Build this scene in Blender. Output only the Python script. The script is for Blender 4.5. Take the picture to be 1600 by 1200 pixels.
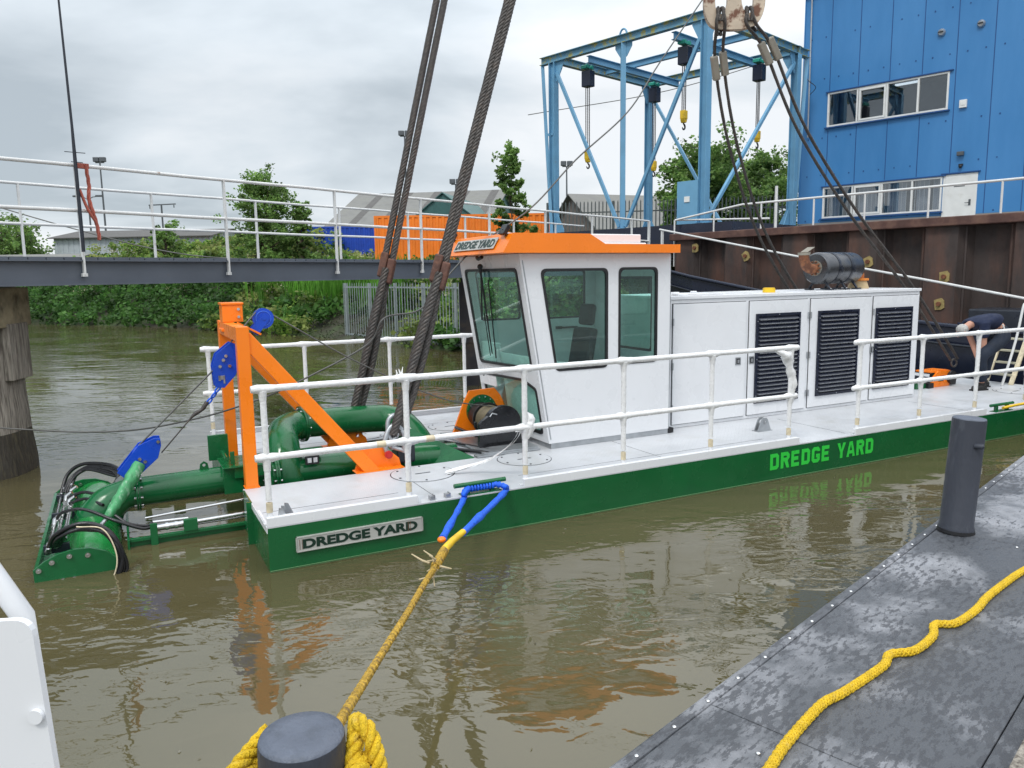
import bpy, bmesh, math, random
import numpy as np
from math import sin, cos, pi, radians, sqrt, atan2, hypot
from mathutils import Vector as Vec, Matrix, noise
random.seed(7); rng = np.random.default_rng(7)
sc = bpy.context.scene
for o in list(bpy.data.objects): bpy.data.objects.remove(o)

# ------------------------------------------------------------ camera
H, PITCH, ROLL, F = 2.35, radians(8.15), radians(0.86), 1198.0
cd = bpy.data.cameras.new('camera'); cam = bpy.data.objects.new('camera', cd); sc.collection.objects.link(cam)
f_ = Vec((0, cos(PITCH), -sin(PITCH))); r0 = Vec((1, 0, 0)); u0 = r0.cross(f_)
r_ = r0*cos(ROLL) - u0*sin(ROLL); u_ = u0*cos(ROLL) + r0*sin(ROLL)
cam.matrix_world = Matrix(((r_.x, u_.x, -f_.x, 0), (r_.y, u_.y, -f_.y, 0), (r_.z, u_.z, -f_.z, H), (0, 0, 0, 1)))
cd.sensor_width = 36; cd.lens = F/1600*36; cd.clip_start = 0.05; cd.clip_end = 3000
sc.camera = cam
# ------------------------------------------------------------ sky and sun
SUN_EL, SUN_AZ = radians(52), radians(-150)      # high behind and left of the camera, veiled by cloud
w = bpy.data.worlds.new('World'); sc.world = w; w.use_nodes = True
nt = w.node_tree; nt.nodes.clear()
def wn(t, **k):
    n = nt.nodes.new(t)
    for a, b in k.items(): setattr(n, a, b)
    return n
L = nt.links.new
out = wn('ShaderNodeOutputWorld'); bg = wn('ShaderNodeBackground'); bg.inputs[1].default_value = 0.10
sky = wn('ShaderNodeTexSky', sky_type='NISHITA', sun_disc=False, sun_elevation=SUN_EL, sun_rotation=-SUN_AZ)
tc = wn('ShaderNodeTexCoord'); sep = wn('ShaderNodeSeparateXYZ'); L(tc.outputs['Generated'], sep.inputs[0])
add = wn('ShaderNodeMath', operation='ADD'); L(sep.outputs[2], add.inputs[0]); add.inputs[1].default_value = 0.16
mx = wn('ShaderNodeMath', operation='MAXIMUM'); L(add.outputs[0], mx.inputs[0]); mx.inputs[1].default_value = 0.05
dx = wn('ShaderNodeMath', operation='DIVIDE'); dy = wn('ShaderNodeMath', operation='DIVIDE')
L(sep.outputs[0], dx.inputs[0]); L(mx.outputs[0], dx.inputs[1]); L(sep.outputs[1], dy.inputs[0]); L(mx.outputs[0], dy.inputs[1])
cmb = wn('ShaderNodeCombineXYZ'); L(dx.outputs[0], cmb.inputs[0]); L(dy.outputs[0], cmb.inputs[1]); cmb.inputs[2].default_value = 11.4
n1 = wn('ShaderNodeTexNoise'); n1.inputs['Scale'].default_value = 0.8; n1.inputs['Detail'].default_value = 6; n1.inputs['Roughness'].default_value = 0.5; n1.inputs['Distortion'].default_value = 0.25
L(cmb.outputs[0], n1.inputs['Vector'])
xz = wn('ShaderNodeMath', operation='MULTIPLY'); L(sep.outputs[0], xz.inputs[0]); L(sep.outputs[2], xz.inputs[1])
bi = wn('ShaderNodeMath', operation='MULTIPLY_ADD'); L(xz.outputs[0], bi.inputs[0]); bi.inputs[1].default_value = 0.55; L(n1.outputs[0], bi.inputs[2])
cr = wn('ShaderNodeValToRGB'); L(bi.outputs[0], cr.inputs[0])
e = cr.color_ramp.elements; e[0].position = 0.34; e[0].color = (4.5, 5.1, 5.6, 1); e[1].position = 0.62; e[1].color = (8.5, 8.8, 9.1, 1)
em = e.new(0.48); em.color = (6.6, 7.2, 7.7, 1)
# overcast: the cloud layer is brighter overhead than at the horizon
zr = wn('ShaderNodeMapRange'); L(sep.outputs[2], zr.inputs[0]); zr.inputs[1].default_value = 0.22; zr.inputs[2].default_value = 0.75; zr.inputs[3].default_value = 1.0; zr.inputs[4].default_value = 2.3
vm = wn('ShaderNodeVectorMath', operation='SCALE'); L(cr.outputs[0], vm.inputs[0]); L(zr.outputs[0], vm.inputs['Scale'])
mixs = wn('ShaderNodeMix', data_type='RGBA'); mixs.inputs[0].default_value = 0.93
L(sky.outputs[0], mixs.inputs[6]); L(vm.outputs[0], mixs.inputs[7]); L(mixs.outputs[2], bg.inputs[0]); L(bg.outputs[0], out.inputs[0])
sd = bpy.data.lights.new('sun', 'SUN'); sd.energy = 1.4; sd.angle = radians(14); sd.color = (1, 0.96, 0.9)
so = bpy.data.objects.new('sun', sd); sc.collection.objects.link(so)
sdir = Vec((sin(SUN_AZ)*cos(SUN_EL), cos(SUN_AZ)*cos(SUN_EL), sin(SUN_EL)))
so.rotation_euler = (-sdir).to_track_quat('-Z', 'Y').to_euler(); so.location = (0, 0, 60)
sc.view_settings.view_transform = 'Standard'; sc.view_settings.look = 'None'; sc.view_settings.gamma = 1; sc.view_settings.exposure = 0.15

# ------------------------------------------------------------ helpers
def rot2(ax, ay): return atan2(ay, ax)
def tagp(o, label=None, cat=None, group=None, kind=None):
    if label: o['label'] = label
    if cat: o['category'] = cat
    if group: o['group'] = group
    if kind: o['kind'] = kind
    return o
def thing(name, label, cat, loc=(0, 0, 0), rz=0.0, group=None):
    o = bpy.data.objects.new(name, None); sc.collection.objects.link(o); o.empty_display_size = 0.2
    o.location = loc; o.rotation_euler = (0, 0, rz); return tagp(o, label, cat, group)
def copy_tree(o, parent=None):
    c = o.copy(); sc.collection.objects.link(c)
    if parent: c.parent = parent
    for ch in o.children: copy_tree(ch, c)
    return c
class MB:
    def __init__(s): s.v = []; s.f = []; s.m = []; s.sm = []
    def add(s, vs, fs, mi=0, smooth=False):
        b = len(s.v); s.v += [tuple(p) for p in vs]
        for q in fs: s.f.append([i+b for i in q]); s.m.append(mi); s.sm.append(smooth)
        return s
    def box(s, a, b, mi=0):
        (x0, y0, z0), (x1, y1, z1) = a, b
        x0, x1 = min(x0, x1), max(x0, x1); y0, y1 = min(y0, y1), max(y0, y1); z0, z1 = min(z0, z1), max(z0, z1)
        return s.add([(x0, y0, z0), (x1, y0, z0), (x1, y1, z0), (x0, y1, z0), (x0, y0, z1), (x1, y0, z1), (x1, y1, z1), (x0, y1, z1)],
                     [(0, 3, 2, 1), (4, 5, 6, 7), (0, 1, 5, 4), (1, 2, 6, 5), (2, 3, 7, 6), (3, 0, 4, 7)], mi)
    def bar(s, p0, p1, wd, ht, up=(0, 0, 1), mi=0):            # rectangular bar between two points
        p0, p1 = Vec(p0), Vec(p1); d = (p1-p0).normalized(); up = Vec(up)
        if abs(d.dot(up)) > 0.98: up = Vec((1, 0, 0))
        x = d.cross(up).normalized()*wd/2; y = x.cross(d).normalized()*ht/2
        vs = [p+a+b for p in (p0, p1) for a, b in ((-x, -y), (x, -y), (x, y), (-x, y))]
        return s.add(vs, [(0, 1, 2, 3), (7, 6, 5, 4), (0, 4, 5, 1), (1, 5, 6, 2), (2, 6, 7, 3), (3, 7, 4, 0)], mi)
    def ibeam(s, p0, p1, wd, ht, t=0.015, up=(0, 0, 1), mi=0):
        p0, p1 = Vec(p0), Vec(p1); d = (p1-p0).normalized(); x = d.cross(Vec(up)).normalized(); y = x.cross(d).normalized()
        s.bar(p0+y*(ht/2-t/2), p1+y*(ht/2-t/2), wd, t, up, mi); s.bar(p0-y*(ht/2-t/2), p1-y*(ht/2-t/2), wd, t, up, mi)
        return s.bar(p0, p1, t*0.8, ht-2*t, up, mi)
    def tube(s, pts, r, seg=10, mi=0, cap=True, jit=0.0):
        pts = [Vec(p) for p in pts]; n = len(pts)
        rr = r if isinstance(r, (list, tuple)) else [r]*n
        d0 = (pts[1]-pts[0]).normalized(); a = d0.orthogonal().normalized(); vs = []
        for i, p in enumerate(pts):
            d = (pts[min(i+1, n-1)]-pts[max(i-1, 0)]).normalized()
            a = (a-d*a.dot(d)).normalized(); b = d.cross(a)
            for k in range(seg):
                t = 2*pi*k/seg; q = rr[i]*(1+(random.uniform(-jit, jit) if jit else 0))
                vs.append(p+(a*cos(t)+b*sin(t))*q)
        fs = [(i*seg+k, i*seg+(k+1) % seg, (i+1)*seg+(k+1) % seg, (i+1)*seg+k) for i in range(n-1) for k in range(seg)]
        s.add(vs, fs, mi, True)
        if cap: s.add(vs[:seg], [tuple(range(seg))[::-1]], mi); s.add(vs[-seg:], [tuple(range(seg))], mi)
        return s
    def cyl(s, p0, p1, r0, r1=None, seg=20, mi=0): return s.tube([p0, p1], [r0, r0 if r1 is None else r1], seg, mi)
    def ball(s, c, r, seg=10, mi=0, sc_=(1, 1, 1)):
        vs = []; fs = []; c = Vec(c)
        for i in range(seg//2+1):
            th = pi*i/(seg//2)
            for k in range(seg): ph = 2*pi*k/seg; vs.append(c+Vec((r*sc_[0]*sin(th)*cos(ph), r*sc_[1]*sin(th)*sin(ph), r*sc_[2]*cos(th))))
        for i in range(seg//2):
            for k in range(seg): fs.append((i*seg+k, (i+1)*seg+k, (i+1)*seg+(k+1) % seg, i*seg+(k+1) % seg))
        return s.add(vs, fs, mi, True)
    def prism(s, poly, M, t, mi=0):                              # convex outline in the M plane, thickness t along its z
        n = len(poly); a = [M @ Vec((x, y, 0)) for x, y in poly]; b = [M @ Vec((x, y, t)) for x, y in poly]
        return s.add(a+b, [tuple(range(n))[::-1], tuple(range(n, 2*n))]+[(i, (i+1) % n, n+(i+1) % n, n+i) for i in range(n)], mi)
    def strands(s, path, R, rs, n, pitch, seg=6, mi=0, step=None, phase=0.0):   # laid rope or wire rope
        P = resample(path, step or pitch/9); a = (P[1]-P[0]).orthogonal().normalized(); fr = []; sl = 0
        for i, p in enumerate(P):
            d = (P[min(i+1, len(P)-1)]-P[max(i-1, 0)]).normalized(); a = (a-d*a.dot(d)).normalized(); fr.append((p, a.copy(), d.cross(a), sl))
            if i < len(P)-1: sl += (P[i+1]-p).length
        for k in range(n):
            s.tube([p+(a*cos(t)+b*sin(t))*R for p, a, b, q in fr for t in (2*pi*(k/n+q/pitch)+phase,)], rs, seg, mi)
        s.tube([q[0] for q in fr], R, 6, mi)
        return s
    def build(s, name, mat, parent=None, bev=0.0, bseg=2, loc=None, sub=0):
        me = bpy.data.meshes.new(name); me.from_pydata(s.v, [], s.f)
        mats = mat if isinstance(mat, (list, tuple)) else [mat]
        for m in mats: me.materials.append(m)
        me.polygons.foreach_set('material_index', s.m); me.polygons.foreach_set('use_smooth', s.sm); me.update()
        o = bpy.data.objects.new(name, me); sc.collection.objects.link(o)
        if parent: o.parent = parent
        if loc: o.location = loc
        if bev:
            b = o.modifiers.new('bevel', 'BEVEL'); b.width = bev; b.segments = bseg; b.limit_method = 'ANGLE'; b.angle_limit = radians(40); b.harden_normals = False
        return o
def catmull(pts, n=8):
    P = [Vec(p) for p in pts]; P = [P[0]*2-P[1]]+P+[P[-1]*2-P[-2]]; o = []
    for i in range(1, len(P)-2):
        for k in range(n):
            t = k/n; a, b, c, d = P[i-1:i+3]
            o.append(0.5*((2*b)+(c-a)*t+(2*a-5*b+4*c-d)*t*t+(3*b-a-3*c+d)*t*t*t))
    return o+[P[-2]]
def resample(pts, step):
    pts = [Vec(p) for p in pts]; o = [pts[0]]; rem = step
    for a, b in zip(pts, pts[1:]):
        Ls = (b-a).length; t = rem
        while t < Ls: o.append(a+(b-a)*(t/Ls)); t += step
        rem = t-Ls
    if (o[-1]-pts[-1]).length > step*0.2: o.append(pts[-1])
    return o
def frame(o, x, y):                                              # 4x4 from origin and two axes
    x = Vec(x).normalized(); y = Vec(y); y = (y-x*y.dot(x)).normalized(); z = x.cross(y); o = Vec(o)
    return Matrix(((x.x, y.x, z.x, o.x), (x.y, y.y, z.y, o.y), (x.z, y.z, z.z, o.z), (0, 0, 0, 1)))
def rpoly(pts, r, seg=5):
    o = []; n = len(pts)
    for i in range(n):
        a, b, c = Vec(pts[i-1]), Vec(pts[i]), Vec(pts[(i+1) % n]); u1 = (a-b).normalized(); u2 = (c-b).normalized()
        ang = u1.angle(u2); t = min(r/math.tan(ang/2), (a-b).length*0.45, (c-b).length*0.45); p, q = b+u1*t, b+u2*t
        for k in range(seg+1): s_ = k/seg; o.append(tuple((p*(1-s_)**2+b*2*s_*(1-s_)+q*s_*s_)))
    return o
def curve_mesh(cu):
    ob = bpy.data.objects.new('tmp', cu); sc.collection.objects.link(ob)
    dg = bpy.context.evaluated_depsgraph_get(); dg.update(); me = bpy.data.meshes.new_from_object(ob.evaluated_get(dg))
    vs = [v.co.copy() for v in me.vertices]; fs = [tuple(p.vertices) for p in me.polygons]
    bpy.data.objects.remove(ob); bpy.data.curves.remove(cu); bpy.data.meshes.remove(me); return vs, fs
def plate(mb, loops, t, M, mi=0):                                # sheet with holes: first loop outer; thickness t along M z from 0
    cu = bpy.data.curves.new('p', 'CURVE'); cu.dimensions = '2D'; cu.fill_mode = 'BOTH'; cu.extrude = t/2
    for lp in loops:
        sp = cu.splines.new('POLY'); sp.points.add(len(lp)-1); sp.use_cyclic_u = True
        for i, (x, y) in enumerate(lp): sp.points[i].co = (x, y, 0, 1)
    vs, fs = curve_mesh(cu); mb.add([M @ (v+Vec((0, 0, t/2))) for v in vs], fs, mi); return mb
def text(mb, s, wd, ht, t, M, bold=0.03, mi=0, sp=1.0):          # lettering fitted into wd x ht, origin lower left
    cu = bpy.data.curves.new('t', 'FONT'); cu.body = s; cu.size = 1; cu.extrude = 0.05; cu.offset = bold; cu.space_character = sp
    cu.resolution_u = 6
    vs, fs = curve_mesh(cu); xs = [v.x for v in vs]; ys = [v.y for v in vs]; x0, x1, y0, y1 = min(xs), max(xs), min(ys), max(ys)
    mb.add([M @ Vec(((v.x-x0)/(x1-x0)*wd, (v.y-y0)/(y1-y0)*ht, (v.z+0.05)/0.1*t)) for v in vs], fs, mi); return mb

# ------------------------------------------------------------ materials
MC = {}
def mat(name, col, rough=0.5, metal=0.0, var=0.12, vs=3.0, col2=None, th=(0.45, 0.62), s2=2.5, bump=0.0, bs=60.0, spec=0.5, stretch=None, coat=0.0, amt=1.0, rvar=0.12, det=5, dist=0.0):
    if name in MC: return MC[name]
    m = bpy.data.materials.new(name); m.use_nodes = True; t = m.node_tree; N = t.nodes; K = t.links.new; bs_ = N['Principled BSDF']
    tc = N.new('ShaderNodeTexCoord'); vec = tc.outputs['Object']
    if stretch:
        mp = N.new('ShaderNodeMapping'); mp.inputs['Scale'].default_value = stretch; K(vec, mp.inputs[0]); vec2 = mp.outputs[0]
    else: vec2 = vec
    def nz(sc_, d=5, v=None, r=0.55, ds=0.0):
        n = N.new('ShaderNodeTexNoise'); n.inputs['Scale'].default_value = sc_; n.inputs['Detail'].default_value = d; n.inputs['Roughness'].default_value = r; n.inputs['Distortion'].default_value = ds
        K(v or vec, n.inputs['Vector']); return n.outputs[0]
    a = nz(vs, 6, vec2); mr = N.new('ShaderNodeMapRange'); K(a, mr.inputs[0]); mr.inputs[1].default_value = 0.3; mr.inputs[2].default_value = 0.7
    mr.inputs[3].default_value = 1-var; mr.inputs[4].default_value = 1+var
    sc1 = N.new('ShaderNodeVectorMath'); sc1.operation = 'SCALE'; sc1.inputs[0].default_value = col[:3]; K(mr.outputs[0], sc1.inputs['Scale']); c = sc1.outputs[0]
    if col2:
        b = nz(s2, det, vec2, 0.62, dist); m2 = N.new('ShaderNodeMapRange'); K(b, m2.inputs[0]); m2.inputs[1].default_value = th[0]; m2.inputs[2].default_value = th[1]; m2.inputs[3].default_value = 0; m2.inputs[4].default_value = amt
        mm = N.new('ShaderNodeMix'); mm.data_type = 'RGBA'; K(m2.outputs[0], mm.inputs[0]); K(c, mm.inputs[6]); mm.inputs[7].default_value = (*col2[:3], 1); c = mm.outputs[2]
    K(c, bs_.inputs['Base Color'])
    rr = N.new('ShaderNodeMapRange'); K(nz(vs*2.3, 4), rr.inputs[0]); rr.inputs[1].default_value = 0.3; rr.inputs[2].default_value = 0.7
    rr.inputs[3].default_value = max(0.02, rough-rvar); rr.inputs[4].default_value = min(1, rough+rvar); K(rr.outputs[0], bs_.inputs['Roughness'])
    bs_.inputs['Metallic'].default_value = metal; bs_.inputs['Specular IOR Level'].default_value = spec; bs_.inputs['Coat Weight'].default_value = coat
    if bump:
        bp = N.new('ShaderNodeBump'); bp.inputs['Strength'].default_value = bump; bp.inputs['Distance'].default_value = 0.01; K(nz(bs, 4, vec2), bp.inputs['Height']); K(bp.outputs[0], bs_.inputs['Normal'])
    MC[name] = m; return m
M_white = mat('white_paint', (0.74, 0.75, 0.77), 0.3, var=0.025, vs=1.5, col2=(0.6, 0.59, 0.56), th=(0.6, 0.85), s2=1.2, amt=0.12, bump=0.06, bs=2.0)
M_wrap = mat('plastic_wrapped_white', (0.80, 0.80, 0.80), 0.28, var=0.06, vs=14, bump=0.6, bs=38, col2=(0.62, 0.62, 0.60), th=(0.55, 0.7), s2=20, amt=0.5)
M_tape = mat('tan_tape', (0.66, 0.57, 0.40), 0.5, var=0.2, vs=20, bump=0.3, bs=50)
M_green = mat('green_hull_paint', (0.006, 0.105, 0.030), 0.24, var=0.10, vs=2, bump=0.12, bs=2.2, col2=(0.012, 0.085, 0.035), th=(0.5, 0.75), s2=1.3, amt=0.6)
M_green2 = mat('green_machine_paint', (0.007, 0.115, 0.035), 0.22, var=0.12, vs=4, bump=0.05, bs=18)
M_green3 = mat('green_cloth_wrap', (0.06, 0.30, 0.12), 0.6, var=0.4, vs=18, bump=0.8, bs=30, stretch=(1, 1, 0.3), col2=(0.35, 0.5, 0.38), th=(0.55, 0.7), s2=20)
M_logo = mat('bright_green_lettering', (0.03, 0.58, 0.06), 0.35, var=0.04)
M_orange = mat('orange_paint', (0.95, 0.22, 0.008), 0.3, var=0.05, vs=2, bump=0.02, bs=10)
M_orange2 = mat('orange_container_paint', (0.85, 0.20, 0.012), 0.5, var=0.15, vs=1.2, col2=(0.35, 0.09, 0.02), th=(0.6, 0.75), s2=2, amt=0.6)
M_blue = mat('blue_block_paint', (0.006, 0.065, 0.52), 0.28, var=0.08, vs=5)
M_strap = mat('blue_strap_sleeve', (0.01, 0.12, 0.75), 0.6, var=0.3, vs=30, bump=1.0, bs=45)
M_bluec = mat('blue_container_paint', (0.01, 0.06, 0.42), 0.5, var=0.15)
def deck_mat():
    m = mat('tread_plate_deck', (0.54, 0.555, 0.58), 0.40, var=0.05, vs=1.8, col2=(0.40, 0.40, 0.38), th=(0.52, 0.75), s2=2.2, amt=0.5)
    t = m.node_tree; N = t.nodes; K = t.links.new; tc = N.new('ShaderNodeTexCoord')
    hs = []
    for ang, off in ((45, 0), (-45, 0.014)):
        mp = N.new('ShaderNodeMapping'); mp.inputs['Rotation'].default_value = (0, 0, radians(ang)); mp.inputs['Location'].default_value = (off, off, 0); K(tc.outputs['Object'], mp.inputs[0])
        mp2 = N.new('ShaderNodeMapping'); mp2.inputs['Scale'].default_value = (24, 52, 1); K(mp.outputs[0], mp2.inputs[0])
        v = N.new('ShaderNodeTexVoronoi'); v.inputs['Scale'].default_value = 1.0; v.inputs['Randomness'].default_value = 0; K(mp2.outputs[0], v.inputs['Vector'])
        r = N.new('ShaderNodeMapRange'); K(v.outputs['Distance'], r.inputs[0]); r.inputs[1].default_value = 0.25; r.inputs[2].default_value = 0.4; r.inputs[3].default_value = 1; r.inputs[4].default_value = 0; hs.append(r.outputs[0])
    a = N.new('ShaderNodeMath'); a.operation = 'MAXIMUM'; K(hs[0], a.inputs[0]); K(hs[1], a.inputs[1])
    b = N.new('ShaderNodeBump'); b.inputs['Strength'].default_value = 1.0; b.inputs['Distance'].default_value = 0.004; K(a.outputs[0], b.inputs['Height']); K(b.outputs[0], N['Principled BSDF'].inputs['Normal'])
    return m
M_deck = deck_mat()
M_black = mat('black_rubber', (0.012, 0.012, 0.014), 0.4, var=0.2)
M_hose = mat('black_hydraulic_hose', (0.012, 0.012, 0.014), 0.3, var=0.2, bump=0.15, bs=120)
M_dark = mat('dark_navy_steel', (0.018, 0.022, 0.032), 0.35, var=0.2, vs=5)
M_louv = mat('navy_louvre_paint', (0.010, 0.014, 0.030), 0.3, var=0.15)
M_chrome = mat('bright_steel', (0.62, 0.62, 0.62), 0.22, 1.0, var=0.1, vs=10)
M_galv = mat('galvanised_steel', (0.42, 0.44, 0.46), 0.42, 0.7, var=0.15, vs=8)
M_alu = mat('brushed_sign_plate', (0.50, 0.50, 0.47), 0.45, 0.25, var=0.08)
M_ink = mat('dark_green_black_letters', (0.006, 0.028, 0.018), 0.4, var=0.1)
M_rope = mat('steel_wire_rope', (0.075, 0.068, 0.064), 0.5, 0.3, var=0.35, vs=25, col2=(0.13, 0.10, 0.08), th=(0.5, 0.7), s2=12, amt=0.5)
M_wire = mat('thin_grey_wire', (0.12, 0.12, 0.115), 0.5, 0.4, var=0.2)
M_rust = mat('rusty_steel', (0.16, 0.060, 0.030), 0.75, var=0.35, vs=8, bump=0.4, bs=60, col2=(0.30, 0.12, 0.05), th=(0.5, 0.65), s2=9)
M_ferr = mat('brown_ferrule', (0.10, 0.045, 0.032), 0.6, 0.2, var=0.3, vs=10, bump=0.2, bs=50, col2=(0.18, 0.085, 0.055), th=(0.5, 0.7), s2=15)
M_ferr2 = mat('grey_ferrule', (0.26, 0.24, 0.20), 0.6, 0.2, var=0.2)
M_hook = mat('worn_cream_hook_paint', (0.52, 0.43, 0.33), 0.6, var=0.15, vs=4, col2=(0.16, 0.07, 0.04), th=(0.50, 0.60), s2=5, bump=0.3, bs=30)
M_muff = mat('matt_charcoal_muffler', (0.10, 0.105, 0.115), 0.30, 0.75, var=0.2, vs=4, col2=(0.12, 0.12, 0.12), th=(0.5, 0.75), s2=6)
M_yel = mat('yellow_rope', (0.80, 0.52, 0.012), 0.65, var=0.18, vs=25, bump=1.0, bs=220, stretch=(1, 1, 0.6), col2=(0.62, 0.45, 0.12), th=(0.55, 0.75), s2=40, amt=0.6)
M_yel2 = mat('dirty_yellow_rope', (0.44, 0.27, 0.03), 0.7, var=0.45, vs=30, bump=0.5, bs=160, col2=(0.16, 0.10, 0.04), th=(0.52, 0.64), s2=22, amt=0.8)
M_fray = mat('frayed_pale_rope', (0.55, 0.45, 0.28), 0.8, var=0.2)
M_yel3 = mat('yellow_paint', (0.78, 0.50, 0.02), 0.45, var=0.15, col2=(0.3, 0.2, 0.04), th=(0.55, 0.7), s2=9, amt=0.5)
M_gb = mat('pale_blue_gantry_paint', (0.14, 0.33, 0.50), 0.5, var=0.12, vs=1.5, col2=(0.16, 0.13, 0.09), th=(0.66, 0.76), s2=4, bump=0.1, bs=20, amt=0.7)
M_gbt = mat('mossy_blue_beam_paint', (0.12, 0.28, 0.40), 0.6, var=0.15, vs=2, col2=(0.36, 0.33, 0.10), th=(0.50, 0.62), s2=5, bump=0.2, bs=25)
M_bb = mat('blue_cladding', (0.040, 0.195, 0.45), 0.42, var=0.07, vs=0.5, col2=(0.075, 0.25, 0.52), th=(0.4, 0.75), s2=0.5, amt=0.8, stretch=(1, 1, 0.25))
M_bbs = mat('blue_cladding_seam', (0.012, 0.07, 0.22), 0.5, var=0.15)
M_pvc = mat('white_window_frame', (0.72, 0.72, 0.70), 0.4, var=0.06, col2=(0.5, 0.48, 0.42), th=(0.55, 0.75), s2=4, amt=0.4)
M_dim = mat('dark_room_wall', (0.16, 0.17, 0.18), 0.8, var=0.2)
M_curt = mat('grey_curtain', (0.42, 0.45, 0.50), 0.8, var=0.1)
M_sheet = mat('rusty_sheet_pile', (0.052, 0.038, 0.034), 0.7, var=0.3, vs=2.5, col2=(0.115, 0.058, 0.042), th=(0.45, 0.66), s2=1.6, bump=0.5, bs=25, stretch=(1, 1, 0.25))
M_cap = mat('rusty_capping_beam', (0.095, 0.045, 0.036), 0.7, var=0.3, vs=3, col2=(0.16, 0.085, 0.06), th=(0.5, 0.7), s2=3, bump=0.3, bs=30)
M_anch = mat('faded_yellow_plate', (0.34, 0.26, 0.10), 0.7, var=0.3, vs=9)
M_gird = mat('grey_blue_girder_paint', (0.10, 0.115, 0.14), 0.5, var=0.12, vs=1.5, col2=(0.13, 0.09, 0.06), th=(0.64, 0.78), s2=3, bump=0.1, bs=20, amt=0.6)
M_rail = mat('white_railing_paint', (0.66, 0.66, 0.65), 0.45, var=0.08, vs=6, col2=(0.25, 0.14, 0.08), th=(0.66, 0.74), s2=7, bump=0.15, bs=40, amt=0.8)
M_wood = mat('weathered_timber', (0.30, 0.27, 0.23), 0.85, var=0.3, vs=6, stretch=(9, 9, 0.6), bump=1.0, bs=9, col2=(0.09, 0.075, 0.06), th=(0.45, 0.65), s2=5)
M_woodc = mat('weathered_timber_crosshead', (0.30, 0.25, 0.16), 0.85, var=0.3, vs=7, bump=0.8, bs=14, col2=(0.10, 0.08, 0.05), th=(0.5, 0.66), s2=4)
M_woodw = mat('wet_dark_timber', (0.045, 0.038, 0.028), 0.6, var=0.4, vs=6, stretch=(7, 7, 0.8), bump=1.0, bs=9, col2=(0.10, 0.085, 0.05), th=(0.52, 0.68), s2=4)
M_pile = mat('dark_steel_pile', (0.03, 0.028, 0.035), 0.6, var=0.3, col2=(0.07, 0.05, 0.035), th=(0.5, 0.7), s2=3)
M_fence = mat('galvanised_fence', (0.30, 0.34, 0.35), 0.6, 0.3, var=0.15)
M_navy = mat('navy_hull_paint', (0.010, 0.014, 0.032), 0.32, var=0.2, vs=1.5, bump=0.05, bs=6)
M_shedr = mat('fibre_cement_roof', (0.19, 0.188, 0.178), 0.85, var=0.12, vs=1, col2=(0.18, 0.18, 0.16), th=(0.5, 0.7), s2=1)
M_shedd = mat('dark_roof_strip', (0.10, 0.095, 0.09), 0.8, var=0.15)
M_shedg = mat('green_shed_cladding', (0.035, 0.11, 0.105), 0.55, var=0.12)
M_shedw = mat('pale_shed_cladding', (0.42, 0.46, 0.49), 0.6, var=0.08)
M_brick = mat('grey_brown_brick', (0.17, 0.14, 0.125), 0.85, var=0.2, vs=3)
M_trunk = mat('bark', (0.09, 0.07, 0.05), 0.9, var=0.3, bump=0.6, bs=15)
M_skin = mat('skin', (0.52, 0.27, 0.19), 0.55, var=0.06, vs=8)
M_shirt = mat('navy_shirt_cloth', (0.008, 0.015, 0.045), 0.85, var=0.2, vs=6, bump=0.4, bs=40)
M_trou = mat('dark_blue_work_trousers', (0.010, 0.017, 0.032), 0.85, var=0.25, vs=6, bump=0.4, bs=40)
M_shoe = mat('black_work_shoe', (0.012, 0.012, 0.012), 0.5)
M_hair = mat('grey_hair', (0.42, 0.41, 0.39), 0.7, var=0.25, vs=40)
M_seat = mat('black_seat_fabric', (0.02, 0.022, 0.026), 0.75, var=0.3, bump=0.4, bs=60)
M_boll = mat('charcoal_plastic_bollard', (0.036, 0.041, 0.056), 0.55, var=0.12, vs=5, col2=(0.12, 0.13, 0.15), th=(0.58, 0.72), s2=9, bump=0.3, bs=70, amt=0.5, stretch=(1, 1, 0.3))
M_bollt = mat('scuffed_bollard_top', (0.095, 0.11, 0.145), 0.55, var=0.15, vs=9, col2=(0.055, 0.065, 0.085), th=(0.5, 0.66), s2=14, bump=0.4, bs=80, amt=0.7)
M_redst = mat('faded_red_strap', (0.38, 0.10, 0.07), 0.8, var=0.3)
M_lamp = mat('grey_lamp_metal', (0.10, 0.11, 0.12), 0.5, 0.3)
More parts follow.
